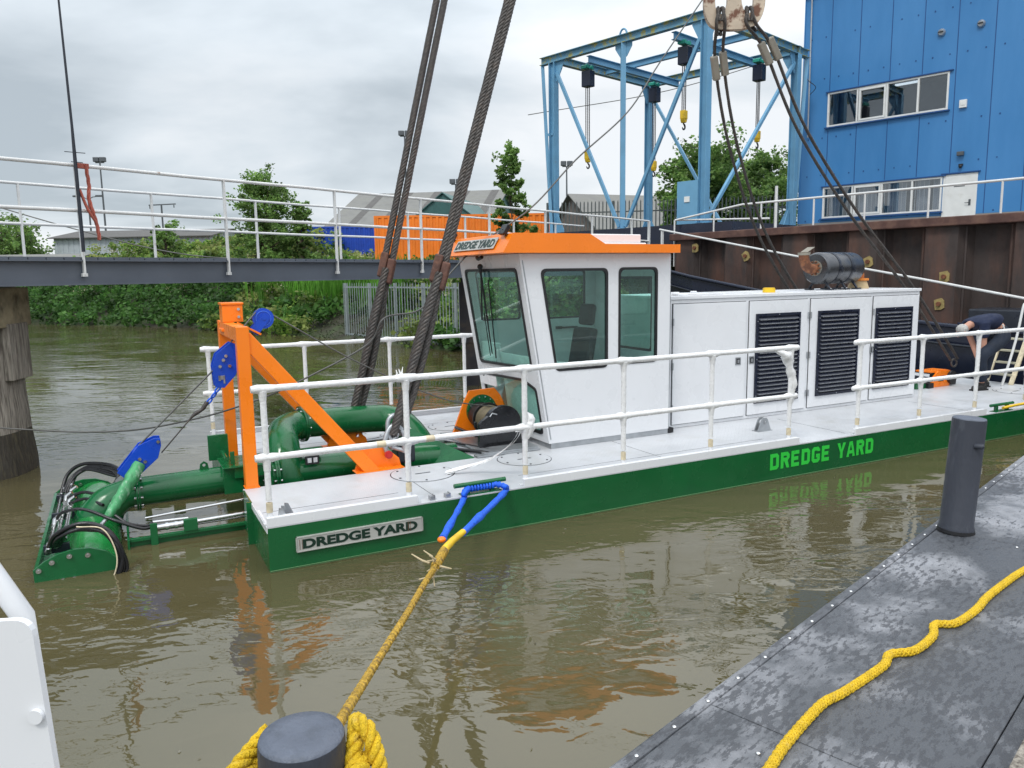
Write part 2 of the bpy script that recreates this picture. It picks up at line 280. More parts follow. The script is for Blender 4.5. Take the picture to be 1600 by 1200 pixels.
def pontoon_mat():
    m = mat('stained_pontoon_deck', (0.26, 0.265, 0.285), 0.45, var=0.16, vs=9, bump=0.4, bs=150, col2=(0.058, 0.064, 0.074), th=(0.43, 0.54), s2=1.0, det=13, dist=0.3, amt=0.9)
    t = m.node_tree; N = t.nodes; K = t.links.new; b = N['Principled BSDF']; tc = N.new('ShaderNodeTexCoord')
    mp = N.new('ShaderNodeMapping'); mp.inputs['Scale'].default_value = (1, 2.6, 1); K(tc.outputs['Object'], mp.inputs[0])
    n = N.new('ShaderNodeTexNoise'); n.inputs['Scale'].default_value = 16; n.inputs['Detail'].default_value = 9; n.inputs['Roughness'].default_value = 0.68; K(mp.outputs[0], n.inputs['Vector'])
    g = N.new('ShaderNodeTexNoise'); g.inputs['Scale'].default_value = 1.3; g.inputs['Detail'].default_value = 3; K(tc.outputs['Object'], g.inputs['Vector'])
    s = N.new('ShaderNodeMath'); s.operation = 'MULTIPLY_ADD'; K(g.outputs[0], s.inputs[0]); s.inputs[1].default_value = 0.5; K(n.outputs[0], s.inputs[2])
    r = N.new('ShaderNodeMapRange'); K(s.outputs[0], r.inputs[0]); r.inputs[1].default_value = 0.76; r.inputs[2].default_value = 0.80; r.inputs[3].default_value = 0; r.inputs[4].default_value = 0.8
    src = b.inputs['Base Color'].links[0].from_socket; mm = N.new('ShaderNodeMix'); mm.data_type = 'RGBA'; K(r.outputs[0], mm.inputs[0]); K(src, mm.inputs[6]); mm.inputs[7].default_value = (0.045, 0.048, 0.056, 1); K(mm.outputs[2], b.inputs['Base Color'])
    return m
M_pont = pontoon_mat()
def emis(name, col, s):
    m = bpy.data.materials.new(name); m.use_nodes = True; b = m.node_tree.nodes['Principled BSDF']; b.inputs['Base Color'].default_value = (*col, 1); b.inputs['Emission Color'].default_value = (*col, 1); b.inputs['Emission Strength'].default_value = s; return m
M_tubeL = emis('lit_ceiling_light', (0.85, 0.95, 1.0), 1.2)
def glass(name, tint, refl=1.0):
    m = bpy.data.materials.new(name); m.use_nodes = True; t = m.node_tree; N = t.nodes; N.clear(); K = t.links.new
    o = N.new('ShaderNodeOutputMaterial'); tr = N.new('ShaderNodeBsdfTransparent'); tr.inputs[0].default_value = (*tint, 1); gl = N.new('ShaderNodeBsdfGlossy'); gl.inputs['Roughness'].default_value = 0.01
    g = N.new('ShaderNodeNewGeometry'); dt = N.new('ShaderNodeVectorMath'); dt.operation = 'DOT_PRODUCT'; K(g.outputs['Normal'], dt.inputs[0]); K(g.outputs['Incoming'], dt.inputs[1])
    def mt(op, a, b_):
        q = N.new('ShaderNodeMath'); q.operation = op
        for i, v in enumerate((a, b_)):
            if v is None: continue
            if isinstance(v, (int, float)): q.inputs[i].default_value = v
            else: K(v, q.inputs[i])
        return q.outputs[0]
    ab = mt('ABSOLUTE', dt.outputs['Value'], None); f5 = mt('POWER', mt('SUBTRACT', 1.0, ab), 5.0); ff = mt('ADD', mt('MULTIPLY', f5, 0.95), 0.045)
    ml = N.new('ShaderNodeMath'); ml.operation = 'MULTIPLY'; ml.use_clamp = True; K(ff, ml.inputs[0]); ml.inputs[1].default_value = refl
    mx = N.new('ShaderNodeMixShader'); K(ml.outputs[0], mx.inputs[0]); K(tr.outputs[0], mx.inputs[1]); K(gl.outputs[0], mx.inputs[2]); K(mx.outputs[0], o.inputs[0]); return m
M_glass = glass('green_tinted_glass', (0.82, 0.97, 0.93), 1.1)
M_glass2 = glass('window_glass', (0.8, 0.83, 0.86), 3.6)
def leafmat(name, cols, rough=0.5, patch=None):
    m = bpy.data.materials.new(name); m.use_nodes = True; t = m.node_tree; N = t.nodes; K = t.links.new; b = N['Principled BSDF']
    g = N.new('ShaderNodeNewGeometry'); r = N.new('ShaderNodeValToRGB'); K(g.outputs['Random Per Island'], r.inputs[0]); r.color_ramp.interpolation = 'LINEAR'
    e = r.color_ramp.elements; e[0].color = (*cols[0], 1); e[1].color = (*cols[-1], 1)
    for i, c in enumerate(cols[1:-1]): q = e.new((i+1)/(len(cols)-1)); q.color = (*c, 1)
    tcn = N.new('ShaderNodeTexCoord'); n = N.new('ShaderNodeTexNoise'); n.inputs['Scale'].default_value = 0.9; n.inputs['Detail'].default_value = 4; K(tcn.outputs['Object'], n.inputs['Vector'])
    mr = N.new('ShaderNodeMapRange'); K(n.outputs[0], mr.inputs[0]); mr.inputs[1].default_value = 0.35; mr.inputs[2].default_value = 0.65; mr.inputs[3].default_value = 0.4; mr.inputs[4].default_value = 1.65  # wide noise range puts foliage's dark gaps and lighter tips into the colour
    col_ = r.outputs[0]
    if patch:
        n3 = N.new('ShaderNodeTexNoise'); n3.inputs['Scale'].default_value = 0.33; n3.inputs['Detail'].default_value = 3; K(tcn.outputs['Object'], n3.inputs['Vector'])
        m3 = N.new('ShaderNodeMapRange'); K(n3.outputs[0], m3.inputs[0]); m3.inputs[1].default_value = 0.48; m3.inputs[2].default_value = 0.62; m3.inputs[3].default_value = 0; m3.inputs[4].default_value = 0.65
        x3 = N.new('ShaderNodeMix'); x3.data_type = 'RGBA'; K(m3.outputs[0], x3.inputs[0]); K(r.outputs[0], x3.inputs[6]); x3.inputs[7].default_value = (*patch, 1); col_ = x3.outputs[2]
    s = N.new('ShaderNodeVectorMath'); s.operation = 'SCALE'; K(col_, s.inputs[0]); K(mr.outputs[0], s.inputs['Scale']); K(s.outputs[0], b.inputs['Base Color'])
    b.inputs['Roughness'].default_value = rough; b.inputs['Specular IOR Level'].default_value = 0.3
    try:
        b.inputs['Subsurface Weight'].default_value = 0
    except Exception: pass
    tl = N.new('ShaderNodeBsdfTranslucent'); K(s.outputs[0], tl.inputs[0]); mx = N.new('ShaderNodeMixShader'); mx.inputs[0].default_value = 0.5
    K(b.outputs[0], mx.inputs[1]); K(tl.outputs[0], mx.inputs[2]); K(mx.outputs[0], N['Material Output'].inputs[0]); return m
M_leaf = leafmat('bramble_leaves', [(0.06, 0.14, 0.025), (0.12, 0.22, 0.04), (0.18, 0.29, 0.055), (0.28, 0.36, 0.09)], patch=(0.27, 0.26, 0.10))
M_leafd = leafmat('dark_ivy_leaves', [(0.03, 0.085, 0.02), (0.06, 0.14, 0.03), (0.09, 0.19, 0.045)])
M_leaft = leafmat('tree_leaves', [(0.085, 0.17, 0.045), (0.15, 0.26, 0.07), (0.24, 0.36, 0.10)])
M_flow = leafmat('cream_blossom', [(0.42, 0.40, 0.27), (0.52, 0.49, 0.36), (0.28, 0.24, 0.12)])
M_reed = leafmat('bright_reed_blades', [(0.06, 0.17, 0.02), (0.10, 0.26, 0.03), (0.14, 0.32, 0.05)])
M_weed = leafmat('grey_green_weeds', [(0.06, 0.085, 0.045), (0.09, 0.12, 0.06), (0.07, 0.06, 0.035)])

# ------------------------------------------------------------ water and ground
WZ = -0.03
def water_mat():
    m = bpy.data.materials.new('muddy_river_water'); m.use_nodes = True; t = m.node_tree; N = t.nodes; K = t.links.new; b = N['Principled BSDF']
    b.inputs['Base Color'].default_value = (0.086, 0.074, 0.034, 1); b.inputs['Roughness'].default_value = 0.0; b.inputs['IOR'].default_value = 1.42; b.inputs['Specular IOR Level'].default_value = 1.0
    tc = N.new('ShaderNodeTexCoord')
    def nz(sc_, rotz, st, d, r=0.5, ds=0.0):
        mp = N.new('ShaderNodeMapping'); mp.inputs['Rotation'].default_value = (0, 0, radians(rotz)); K(tc.outputs['Object'], mp.inputs[0])
        m2 = N.new('ShaderNodeMapping'); m2.inputs['Scale'].default_value = (sc_, sc_*st, 1); K(mp.outputs[0], m2.inputs[0])
        n = N.new('ShaderNodeTexNoise'); n.inputs['Scale'].default_value = 1; n.inputs['Detail'].default_value = d; n.inputs['Roughness'].default_value = r; n.inputs['Distortion'].default_value = ds; K(m2.outputs[0], n.inputs['Vector']); return n.outputs[0]
    def mth(op, a, c):
        n = N.new('ShaderNodeMath'); n.operation = op
        for i, q in enumerate((a, c)):
            if isinstance(q, (int, float)): n.inputs[i].default_value = q
            else: K(q, n.inputs[i])
        return n.outputs[0]
    big = nz(1.0, 12, 1.9, 1); mid = nz(3.4, -8, 2.0, 1, 0.4, 0.9); fine = nz(9.5, 20, 1.7, 1.2, 0.4, 1.2)
    patch = N.new('ShaderNodeMapRange'); K(nz(0.35, 30, 1.6, 2), patch.inputs[0]); patch.inputs[1].default_value = 0.42; patch.inputs[2].default_value = 0.6; patch.inputs[3].default_value = 0.10; patch.inputs[4].default_value = 1.0
    h = mth('ADD', mth('MULTIPLY', big, 0.0150), mth('MULTIPLY', mth('MULTIPLY', mid, 0.0135), patch.outputs[0])); h = mth('ADD', h, mth('MULTIPLY', mth('MULTIPLY', fine, 0.0029), patch.outputs[0]))
    bp = N.new('ShaderNodeBump'); bp.inputs['Strength'].default_value = 1.0; bp.inputs['Distance'].default_value = 1.0; K(h, bp.inputs['Height']); K(bp.outputs[0], b.inputs['Normal'])
    cr_ = N.new('ShaderNodeMapRange'); K(nz(0.25, 0, 1.5, 4), cr_.inputs[0]); cr_.inputs[1].default_value = 0.3; cr_.inputs[2].default_value = 0.7; cr_.inputs[3].default_value = 0.88; cr_.inputs[4].default_value = 1.12
    s = N.new('ShaderNodeVectorMath'); s.operation = 'SCALE'; s.inputs[0].default_value = (0.086, 0.074, 0.034); K(cr_.outputs[0], s.inputs['Scale']); K(s.outputs[0], b.inputs['Base Color'])
    return m
M_water = water_mat()
tagp(MB().add([(-900, -60, WZ), (900, -60, WZ), (900, 900, WZ), (-900, 900, WZ)], [(0, 1, 2, 3)]).build('water', M_water), kind='structure')
M_bed = mat('river_mud', (0.085, 0.07, 0.045), 0.5, var=0.3, vs=2, bump=0.5, bs=8)
M_soil = mat('bank_soil', (0.04, 0.036, 0.024), 0.9, var=0.35, vs=1.5, col2=(0.05, 0.08, 0.025), th=(0.4, 0.6), s2=0.8, bump=0.8, bs=5)
SH = [(-400, 140), (-120, 78), (-60, 57), (-26.7, 43.4), (-15.8, 37.9), (-7.6, 30.6), (-2, 24.2), (1.2, 22.9), (4.64, 22.6)]
IN = Vec((0.42, 0.907))
PROF = [(-6, -1.6), (-0.6, -0.25), (0, -0.04), (0.7, 0.35), (2.0, 1.0), (4, 1.9), (6, 2.4), (10, 2.6), (40, 2.75), (700, 3.0)]
SHf = []
for a, b in zip(SH, SH[1:]):
    n = max(1, int(hypot(b[0]-a[0], b[1]-a[1])/1.2)) if a[0] > -70 else 4
    for k in range(n): SHf.append((a[0]+(b[0]-a[0])*k/n, a[1]+(b[1]-a[1])*k/n))
SHf.append(SH[-1])
vs = []; 
for (x, y) in SHf:
    for (d, z) in PROF:
        j = noise.noise(Vec((x*0.6, d*0.7, 1)))*0.25 if -1 < d < 12 else 0
        vs.append((x+IN.x*d+j, y+IN.y*d+j, z+(j*0.5 if 0.1 < d < 12 else 0)))
np_ = len(PROF); fs = [(i*np_+k, (i+1)*np_+k, (i+1)*np_+k+1, i*np_+k+1) for i in range(len(SHf)-1) for k in range(np_-1)]
tagp(MB().add(vs, fs, 0, True).build('river_bank', M_soil), kind='structure')
# quay: wall frame
WO = Vec((4.64, 22.3, 0)); WA = radians(38.3); WD = Vec((sin(WA), -cos(WA), 0)); WN = Vec((cos(WA), sin(WA), 0)); QZ = 3.21
def wl(s_, d, z): return WO+WD*s_+WN*d+Vec((0, 0, z))
M_quay = mat('quay_concrete', (0.24, 0.235, 0.225), 0.8, var=0.15, vs=1, bump=0.3, bs=20)
qb = MB(); poly = [wl(0.12, 0.62, 0), wl(30, 0.62, 0), wl(30, 300, 0), wl(-20, 420, 0)]
n = 4; qb.add([(p.x, p.y, -1.5) for p in poly]+[(p.x, p.y, QZ) for p in poly], [(3, 2, 1, 0), (4, 5, 6, 7)]+[(i, (i+1) % 4, 4+(i+1) % 4, 4+i) for i in range(4)])
tagp(qb.build('quay', M_quay), kind='structure')

# ------------------------------------------------------------ sheet pile wall (frame: x along wall, y inland)
WRZ = atan2(WD.y, WD.x)
def wallroot(name, label, cat, group=None): return thing(name, label, cat, (WO.x, WO.y, 0), WRZ, group)
# local y axis of this frame is +90deg from WD = inland normal WN
root = wallroot('sheet_pile_wall', 'long rusty steel sheet pile quay wall with a brown capping beam', 'wall')
mb = MB(); x = 0.0; pts = []; half = 0.86; dep = 0.34; sl = 0.2
k = 0
while x < 27:
    y = 0.0 if k % 2 == 0 else dep
    pts += [(x+sl/2, y), (x+half-sl/2, y)]; x += half; k += 1
vsf = [(px, py+0.03, -1.4) for px, py in pts]+[(px, py+0.03, 3.22) for px, py in pts]; n = len(pts)
mb.add(vsf, [(i, i+1, n+i+1, n+i) for i in range(n-1)])
for i in range(0, n-1): # interlock beads
    if i % 2 == 1: mb.cyl(((pts[i][0]+pts[i+1][0])/2, (pts[i][1]+pts[i+1][1])/2+0.01, -1.4), ((pts[i][0]+pts[i+1][0])/2, (pts[i][1]+pts[i+1][1])/2+0.01, 3.21), 0.035, seg=6)
mb.add([(0.1, 0.03, -1.4), (0.1, 6, -1.4), (0.1, 6, 3.22), (0.1, 0.03, 3.22)], [(0, 1, 2, 3)])
mb.build('sheet_piles', M_sheet, root)
MB().box((-0.02, -0.10, 3.22), (27, 0.70, 3.41)).build('capping_beam', M_cap, root, bev=0.02)
for (s_, z_, r_a) in ((0.82, 3.0, 0.1), (2.47, 2.73, 0.5), (5.75, 2.51, 0.3), (7.35, 1.58, 0.2), (7.42, 2.16, 0.1), (8.91, 1.42, 0.0), (10.6, 2.3, 0.2), (12.3, 1.6, 0.4), (4.1, 1.6, .2)):
    yy = 0.03 if int(s_/half) % 2 == 0 else dep+0.03
    m = MB(); M0 = frame((s_, yy-0.001, z_), (cos(r_a), 0, sin(r_a)), (-sin(r_a), 0, cos(r_a)))
    m.prism([(-0.10, -0.11), (0.02, -0.13), (0.09, -0.10), (0.11, 0.05), (0.06, 0.12), (-0.09, 0.10)], M0, 0.03); m.prism([(0.05*cos(t), 0.05*sin(t)) for t in np.linspace(0, 2*pi, 8)[:-1]], M0 @ Matrix.Translation((0, 0, 0.03)), 0.05, 1)
    m.build('anchor_plate', [M_anch, M_rust], root)
# ------------------------------------------------------------ blue building
BA = radians(43.6); BD = Vec((sin(BA), -cos(BA), 0)); BRZ = atan2(BD.y, BD.x)
bld = thing('office_building', 'tall bright blue metal clad building standing on the quay behind the rusty wall', 'building', (13.9, 24, 0), BRZ)
# local x along facade to the right, y inward, z up
MX = Matrix(((1, 0, 0, 0), (0, 0, 1, 0), (0, 1, 0, 0), (0, 0, 0, 1)))      # (x, z, depth) -> local, thickness inward
def bldM(d): return Matrix(((1, 0, 0, 0), (0, 0, 1, d), (0, 1, 0, 0), (0, 0, 0, 1)))
XL, XR, BZ0, BZ1 = -5.25, 14.0, 4.0, 11.6
W1 = [(-4.36, 7.15), (-0.60, 7.15), (-0.60, 8.27), (-4.36, 8.27)]; W2 = [(-4.40, 4.10), (-0.62, 4.10), (-0.62, 5.15), (-4.40, 5.15)]
DR = [(-0.60, 3.95), (0.36, 3.95), (0.36, 5.19), (-0.60, 5.19)]
mb = MB(); plate(mb, [[(XL, 3.96), (XR, 3.96), (XR, BZ1), (XL, BZ1)], W1, W2, [(-0.57, 3.97), (0.33, 3.97), (0.33, 5.17), (-0.57, 5.17)]], 0.12, bldM(0))
mb.box((XL, 0.121, 3.2), (XL+0.1, 14, BZ1)); mb.box((XR-0.1, 0.121, 3.2), (XR, 14, BZ1)); mb.box((XL, 13.9, 3.2), (XR, 14, BZ1))
for s_ in (-4.32, -3.36, -2.37, -1.40, -0.44, 0.56, 1.53, 2.5, 3.47, 4.44, 5.4):
    segs = [(3.97, BZ1)]
    if W1[0][0] < s_ < W1[1][0]: segs = [(5.22, 7.06), (8.34, BZ1)]
    elif s_ < 0.36 and s_ > -0.6: segs = [(5.25, BZ1)]
    elif s_ <= -4.3: segs = [(5.22, 7.06), (8.34, BZ1)]
    for a, b in segs: mb.box((s_-0.012, -0.005, a), (s_+0.012, -0.0001, b), 1)
for s_ in np.arange(-5.0, 5.5, 0.485):
    for z_ in (4.02, 5.55, 6.8, 8.75, 10.1):
        if random.random() < 0.75: mb.box((s_-0.018, -0.012, z_+random.uniform(-.01, .01)), (s_+0.018, -0.0002, z_+0.04), 1)
mb.box((XL-0.03, -0.03, 3.97), (XL-0.0005, 0.12, BZ1), 0)
mb.build('cladding_wall', [M_bb, M_bbs], bld)
MB().box((XL-0.1, -0.15, BZ1), (XR+0.1, 14.1, BZ1+0.15)).build('roof', M_bbs, bld)
MB().box((XL-0.02, -0.03, 3.2), (-0.605, 0.3, 3.955)).box((0.365, -0.03, 3.2), (XR, 0.3, 3.955)).build('plinth', M_quay, bld)
MB().tube([(XL+0.25, -0.06, 6.9), (XL+0.22, -0.06, BZ1)], 0.028, 8).build('conduit', M_galv, bld)
def window(xs, z0, z1, opens, bars=False, curtains=False):
    fr = MB(); t = 0.055; x0, x1 = xs[0], xs[-1]
    fr.box((x0, -0.035, z0), (x1, 0.06, z0+t)); fr.box((x0, -0.035, z1-t), (x1, 0.06, z1))
    for i, x in enumerate(xs):
        a, b = (x, x+t) if i == 0 else ((x-t, x) if i == len(xs)-1 else (x-t/2, x+t/2)); fr.box((a, -0.035, z0+t), (b, 0.06, z1-t))
    for i in opens:
        a, b = xs[i]+t*1.0, xs[i+1]-t*0.6
        for q in (((a, -0.05, z0+t), (b, 0.02, z0+t+0.06)), ((a, -0.05, z1-t-0.06), (b, 0.02, z1-t)), ((a, -0.05, z0+t+.06), (a+0.06, 0.02, z1-t-.06)), ((b-0.06, -0.05, z0+t+.06), (b, 0.02, z1-t-.06))): fr.box(*q)
    w_ = fr.build('window', M_pvc, bld, bev=0.006)
    for i in range(len(xs)-1):
        MB().box((xs[i]+t/2, 0.025, z0+t*0.9), (xs[i+1]-t/2, 0.032, z1-t*0.9)).build('pane', M_glass2, w_)
    MB().box((x0-0.06, -0.10, z0-0.05), (x1+0.06, -0.001, z0-0.012)).build('sill', M_bbs, w_)
    MB().box((x0-0.06, -0.07, z1+0.006), (x1+0.1, -0.001, z1+0.04)).build('head_flashing', M_bbs, w_)
    rm = MB(); rm.box((x0-0.3, 3.2, z0-0.8), (x1+0.3, 3.3, z1+0.6)); rm.box((x0-0.3, 0.13, z1+0.45), (x1+0.3, 3.2, z1+0.55)); rm.box((x0-0.3, 0.13, z0-0.9), (x1+0.3, 3.2, z0-0.8)); rm.box((x0-0.4, .13, z0-.8), (x0-0.3, 3.3, z1+.5)); rm.box((x1+0.3, .13, z0-.8), (x1+.4, 3.3, z1+.5))
    rm.build('room', M_dim, w_)
    if bars:
        b = MB(); x = x0+0.13
        while x < x1-0.05: b.cyl((x, 0.10, z0+0.02), (x, 0.10, z1-0.02), 0.010, seg=6); x += 0.135
        b.build('window_bars', M_pvc, w_)
    if curtains:
        c = MB()
        for (a, e_) in curtains:
            x = a; i = 0; vv = []
            while x < e_: vv.append((x, 0.30+0.03*sin(i*2.1), 0)); x += 0.035; i += 1
            n = len(vv); c.add([(p[0], p[1], z0-0.1) for p in vv]+[(p[0], p[1], z1+0.1) for p in vv], [(i, i+1, n+i+1, n+i) for i in range(n-1)], 0, True)
        c.build('curtain', M_curt, w_)
    return w_
w1 = window([-4.36, -3.36, -2.42, -1.48, -0.60], 7.15, 8.27, [1])
for (a, b, c_) in ((-1.95, -1.45, 1.6), (-1.5, -1.0, 0.8), (-3.0, -2.7, 2.4)): MB().box((a-.1, c_, 8.66), (b+.35, c_+0.18, 8.70)).build('ceiling_light', M_tubeL, w1)
window([-4.40, -3.39, -2.43, -1.50, -0.62], 4.10, 5.15, [1], True, [(-3.3, -2.6), (-2.35, -1.75), (-1.45, -1.1), (-0.95, -0.6), (-4.3, -3.9)])
d = MB().box((-0.595, -0.02, 3.0), (0.355, 0.05, 5.185)).build('door', M_pvc, bld, bev=0.004)
MB().box((-0.53, -0.03, 3.05), (0.29, -0.0205, 5.12)).build('door_leaf', M_pvc, d, bev=0.003)
MB().tube([(0.18, -0.031, 4.30), (0.18, -0.09, 4.30), (0.06, -0.09, 4.30)], 0.011, 6).box((0.15, -0.04, 4.22), (0.21, -0.031, 4.40)).build('handle', M_lamp, d)
MB().box((-0.28, -0.034, 4.80), (0.02, -0.0305, 4.825)).build('notice', M_lamp, d)
MB().box((-0.66, -0.07, 5.2), (0.42, -0.001, 5.235)).build('door_flashing', M_bbs, d)
for (x, z) in ((-0.90, 9.45), (0.17, 9.46)):
    m = MB(); M0 = frame((x, 0, z), (1, 0, 0), (0, 0, 1)); m.tube([(x, -0.001, z), (x, -0.05, z), (x, -0.10, z-0.01)], [0.11, 0.11, 0.075], 20); m.box((x-0.07, -0.12, z-0.015), (x+0.07, -0.101, z+0.02), 1)
    m.build('wall_vent', [M_galv, M_black], bld)
MB().box((-0.27, -0.08, 7.13), (-0.07, -0.001, 7.36)).box((-0.23, -0.09, 7.20), (-0.11, -0.081, 7.31)).build('alarm_box', M_pvc, bld, bev=0.01)
MB().box((-0.24, -0.13, 5.72), (-0.05, -0.03, 5.84)).box((-0.17, -0.03, 5.74), (-0.12, -0.001, 5.80)).build('flood_light', M_lamp, bld, bev=0.01)
MB().ball((-0.13, -0.06, 5.40), 0.055, 10).box((-0.19, -0.04, 5.43), (-0.07, -0.001, 5.48)).build('camera_dome', M_black, bld)
MB().tube(catmull([(-5.1, -0.1, 9.0), (-4.85, -0.5, 8.7), (-4.6, -0.45, 8.45), (-4.9, -.2, 8.3)], 5), 0.012, 5).build('loose_cable', M_black, bld)

# ------------------------------------------------------------ gantry crane on the quay
gan = thing('gantry_frame', 'pale blue steel lifting frame of four posts and mossy top beams on the quay', 'gantry crane', (5.57, 22.5, 0))
# local x = along E1 (to the left/back along the quay), y = towards ... build with explicit axes instead
gan.rotation_euler = (0, 0, 0)
E1 = Vec((-sin(BA), cos(BA), 0)); E2 = Vec((cos(BA), sin(BA), 0))
def gp(a, b, z): return E1*a+E2*b+Vec((0, 0, z))
GZ, GT, LA, LB = 3.70, 9.40, 5.85, 5.31
def gpost(a, b, name='post', w_=0.24):
    m = MB(); p0, p1 = gp(a, b, GZ), gp(a, b, GT-0.12)
    m.ibeam(p0, p1, w_, w_, 0.02, E1); m.box(p0-Vec((0.25, 0.25, 0)), p0+Vec((0.25, 0.25, 0.03))); return m
for (a, b) in ((0, 0), (LA, 0), (0, LB), (LA, LB)):
    m = gpost(a, b); sx = 1 if a == 0 else -1; sy = 1 if b == 0 else -1
    # foot gussets and top gussets
    for dirv, s_ in ((E1, sx), (E2, sy)):
        for zz, up in ((GZ+0.03, 1), (GT-0.12, -1)):
            M0 = frame(gp(a, b, zz)+dirv*s_*0.1-dirv.cross(Vec((0, 0, 1)))*0.01, dirv*s_, Vec((0, 0, up)))
            m.prism([(0, 0), (0.36, 0), (0.36, 0.08), (0.08, 0.6), (0, 0.6)], M0, 0.02)
    m.build('post', M_gb, gan)
MB().bar(gp(0.1, -0.13, GZ+0.62), gp(0.80, -0.13, GZ+0.62), 0.04, 1.24, (0, 0, 1)).build('cover_plate', M_gb, gan)
MB().bar(gp(0.36, -0.165, 4.42), gp(0.54, -0.165, 4.42), 0.02, 0.16).build('warning_sign', [M_pvc], gan)
def gb(p, q, nm, m_=None, w_=0.2, h_=0.24): MB().ibeam(p, q, w_, h_, 0.018).build(nm, m_ or M_gbt, gan)
zt = GT
gb(gp(-0.12, 0, zt), gp(LA+0.55, 0, zt), 'top_beam'); gb(gp(-0.12, LB, zt), gp(LA+0.12, LB, zt), 'top_beam')
gb(gp(0, 0.11, zt), gp(0, LB+0.75, zt), 'top_beam'); gb(gp(LA, 0.11, zt), gp(LA, LB-0.11, zt), 'top_beam')
for a in (1.19, 4.44): gb(gp(a, 0.13, zt-0.26), gp(a, LB-0.13, zt-0.26), 'runway_beam', M_gb, 0.16, 0.22)
gb(gp(0.13, 2.6, zt-.005), gp(LA-0.13, 2.6, zt-.005), 'cross_beam', M_gb, 0.14, 0.2)
def brace(p, q): MB().bar(p, q, 0.09, 0.10, (0, 0, 1)).build('brace', M_gb, gan)
def vee(P0, P1, dirv):      # P0,P1 tops; V brace meeting at foot of middle post
    mid = (P0+P1)/2; m0 = Vec((mid.x, mid.y, GZ))
    MB().bar(m0, Vec((mid.x, mid.y, GT-0.12)), 0.15, 0.15).box(m0-Vec((.2, .2, 0)), m0+Vec((.2, .2, .03))).build('middle_post', M_gb, gan)
    dd = (P1-P0).normalized()
    brace(P0+dd*0.15-Vec((0, 0, 0.45)), m0-dd*0.12+Vec((0, 0, 0.08))); brace(P1-dd*0.15-Vec((0, 0, 0.45)), m0+dd*0.12+Vec((0, 0, 0.08)))
    gz = MB(); M0 = frame(Vec((mid.x, mid.y, GT-0.13))-dd.cross(Vec((0, 0, 1)))*0.01, dd, (0, 0, -1)); gz.prism([(-0.32, 0), (0.32, 0), (0.32, 0.12), (0.12, 0.4), (-0.12, 0.4), (-0.32, 0.12)], M0, 0.02); gz.build('gusset', M_gb, gan)
    lg = MB(); lg.tube([Vec((mid.x, mid.y, GT+0.12))+dd*0.13*cos(t)+Vec((0, 0, 0.17*sin(t))) for t in np.linspace(0, pi, 9)], 0.03, 6); lg.build('lifting_eye', M_gb, gan)
vee(gp(LA, 0, GT), gp(0, 0, GT), E1); brace(gp(LA-0.15, LB, GT-0.5), gp(LA*0.42, LB, GZ+0.05))
brace(gp(0, LB-0.15, GT-0.4), gp(0, 0.2, GZ+0.15))
for (a0, b0, a1, b1) in ((LA+0.5, 0, LA+0.02, -0.12), (0, LB+0.7, 0.0, LB+0.15)):
    MB().bar(gp(a0, b0, GT-0.12), gp(a1, b1, GZ), 0.11, 0.11).bar(gp((a0+a1)/2+(.05 if b0 == 0 else 0), (b0+b1)/2, 7.0), gp(a1, b0 if b0 == 0 else b1-.1, 7.0), 0.05, 0.08).build('outer_strut', M_gb, gan)
# the dark beam it stands on
m = MB(); P = [gp(-1.2, -0.45, 0), gp(LA+0.9, -0.45, 0), gp(LA+0.9, LB+0.5, 0), gp(-1.2, LB+0.5, 0)]
m.add([(p.x, p.y, 3.05) for p in P]+[(p.x, p.y, GZ-0.002) for p in P], [(3, 2, 1, 0), (4, 5, 6, 7)]+[(i, (i+1) % 4, 4+(i+1) % 4, 4+i) for i in range(4)])
b0_ = m.build('base_beam', M_navy, gan)
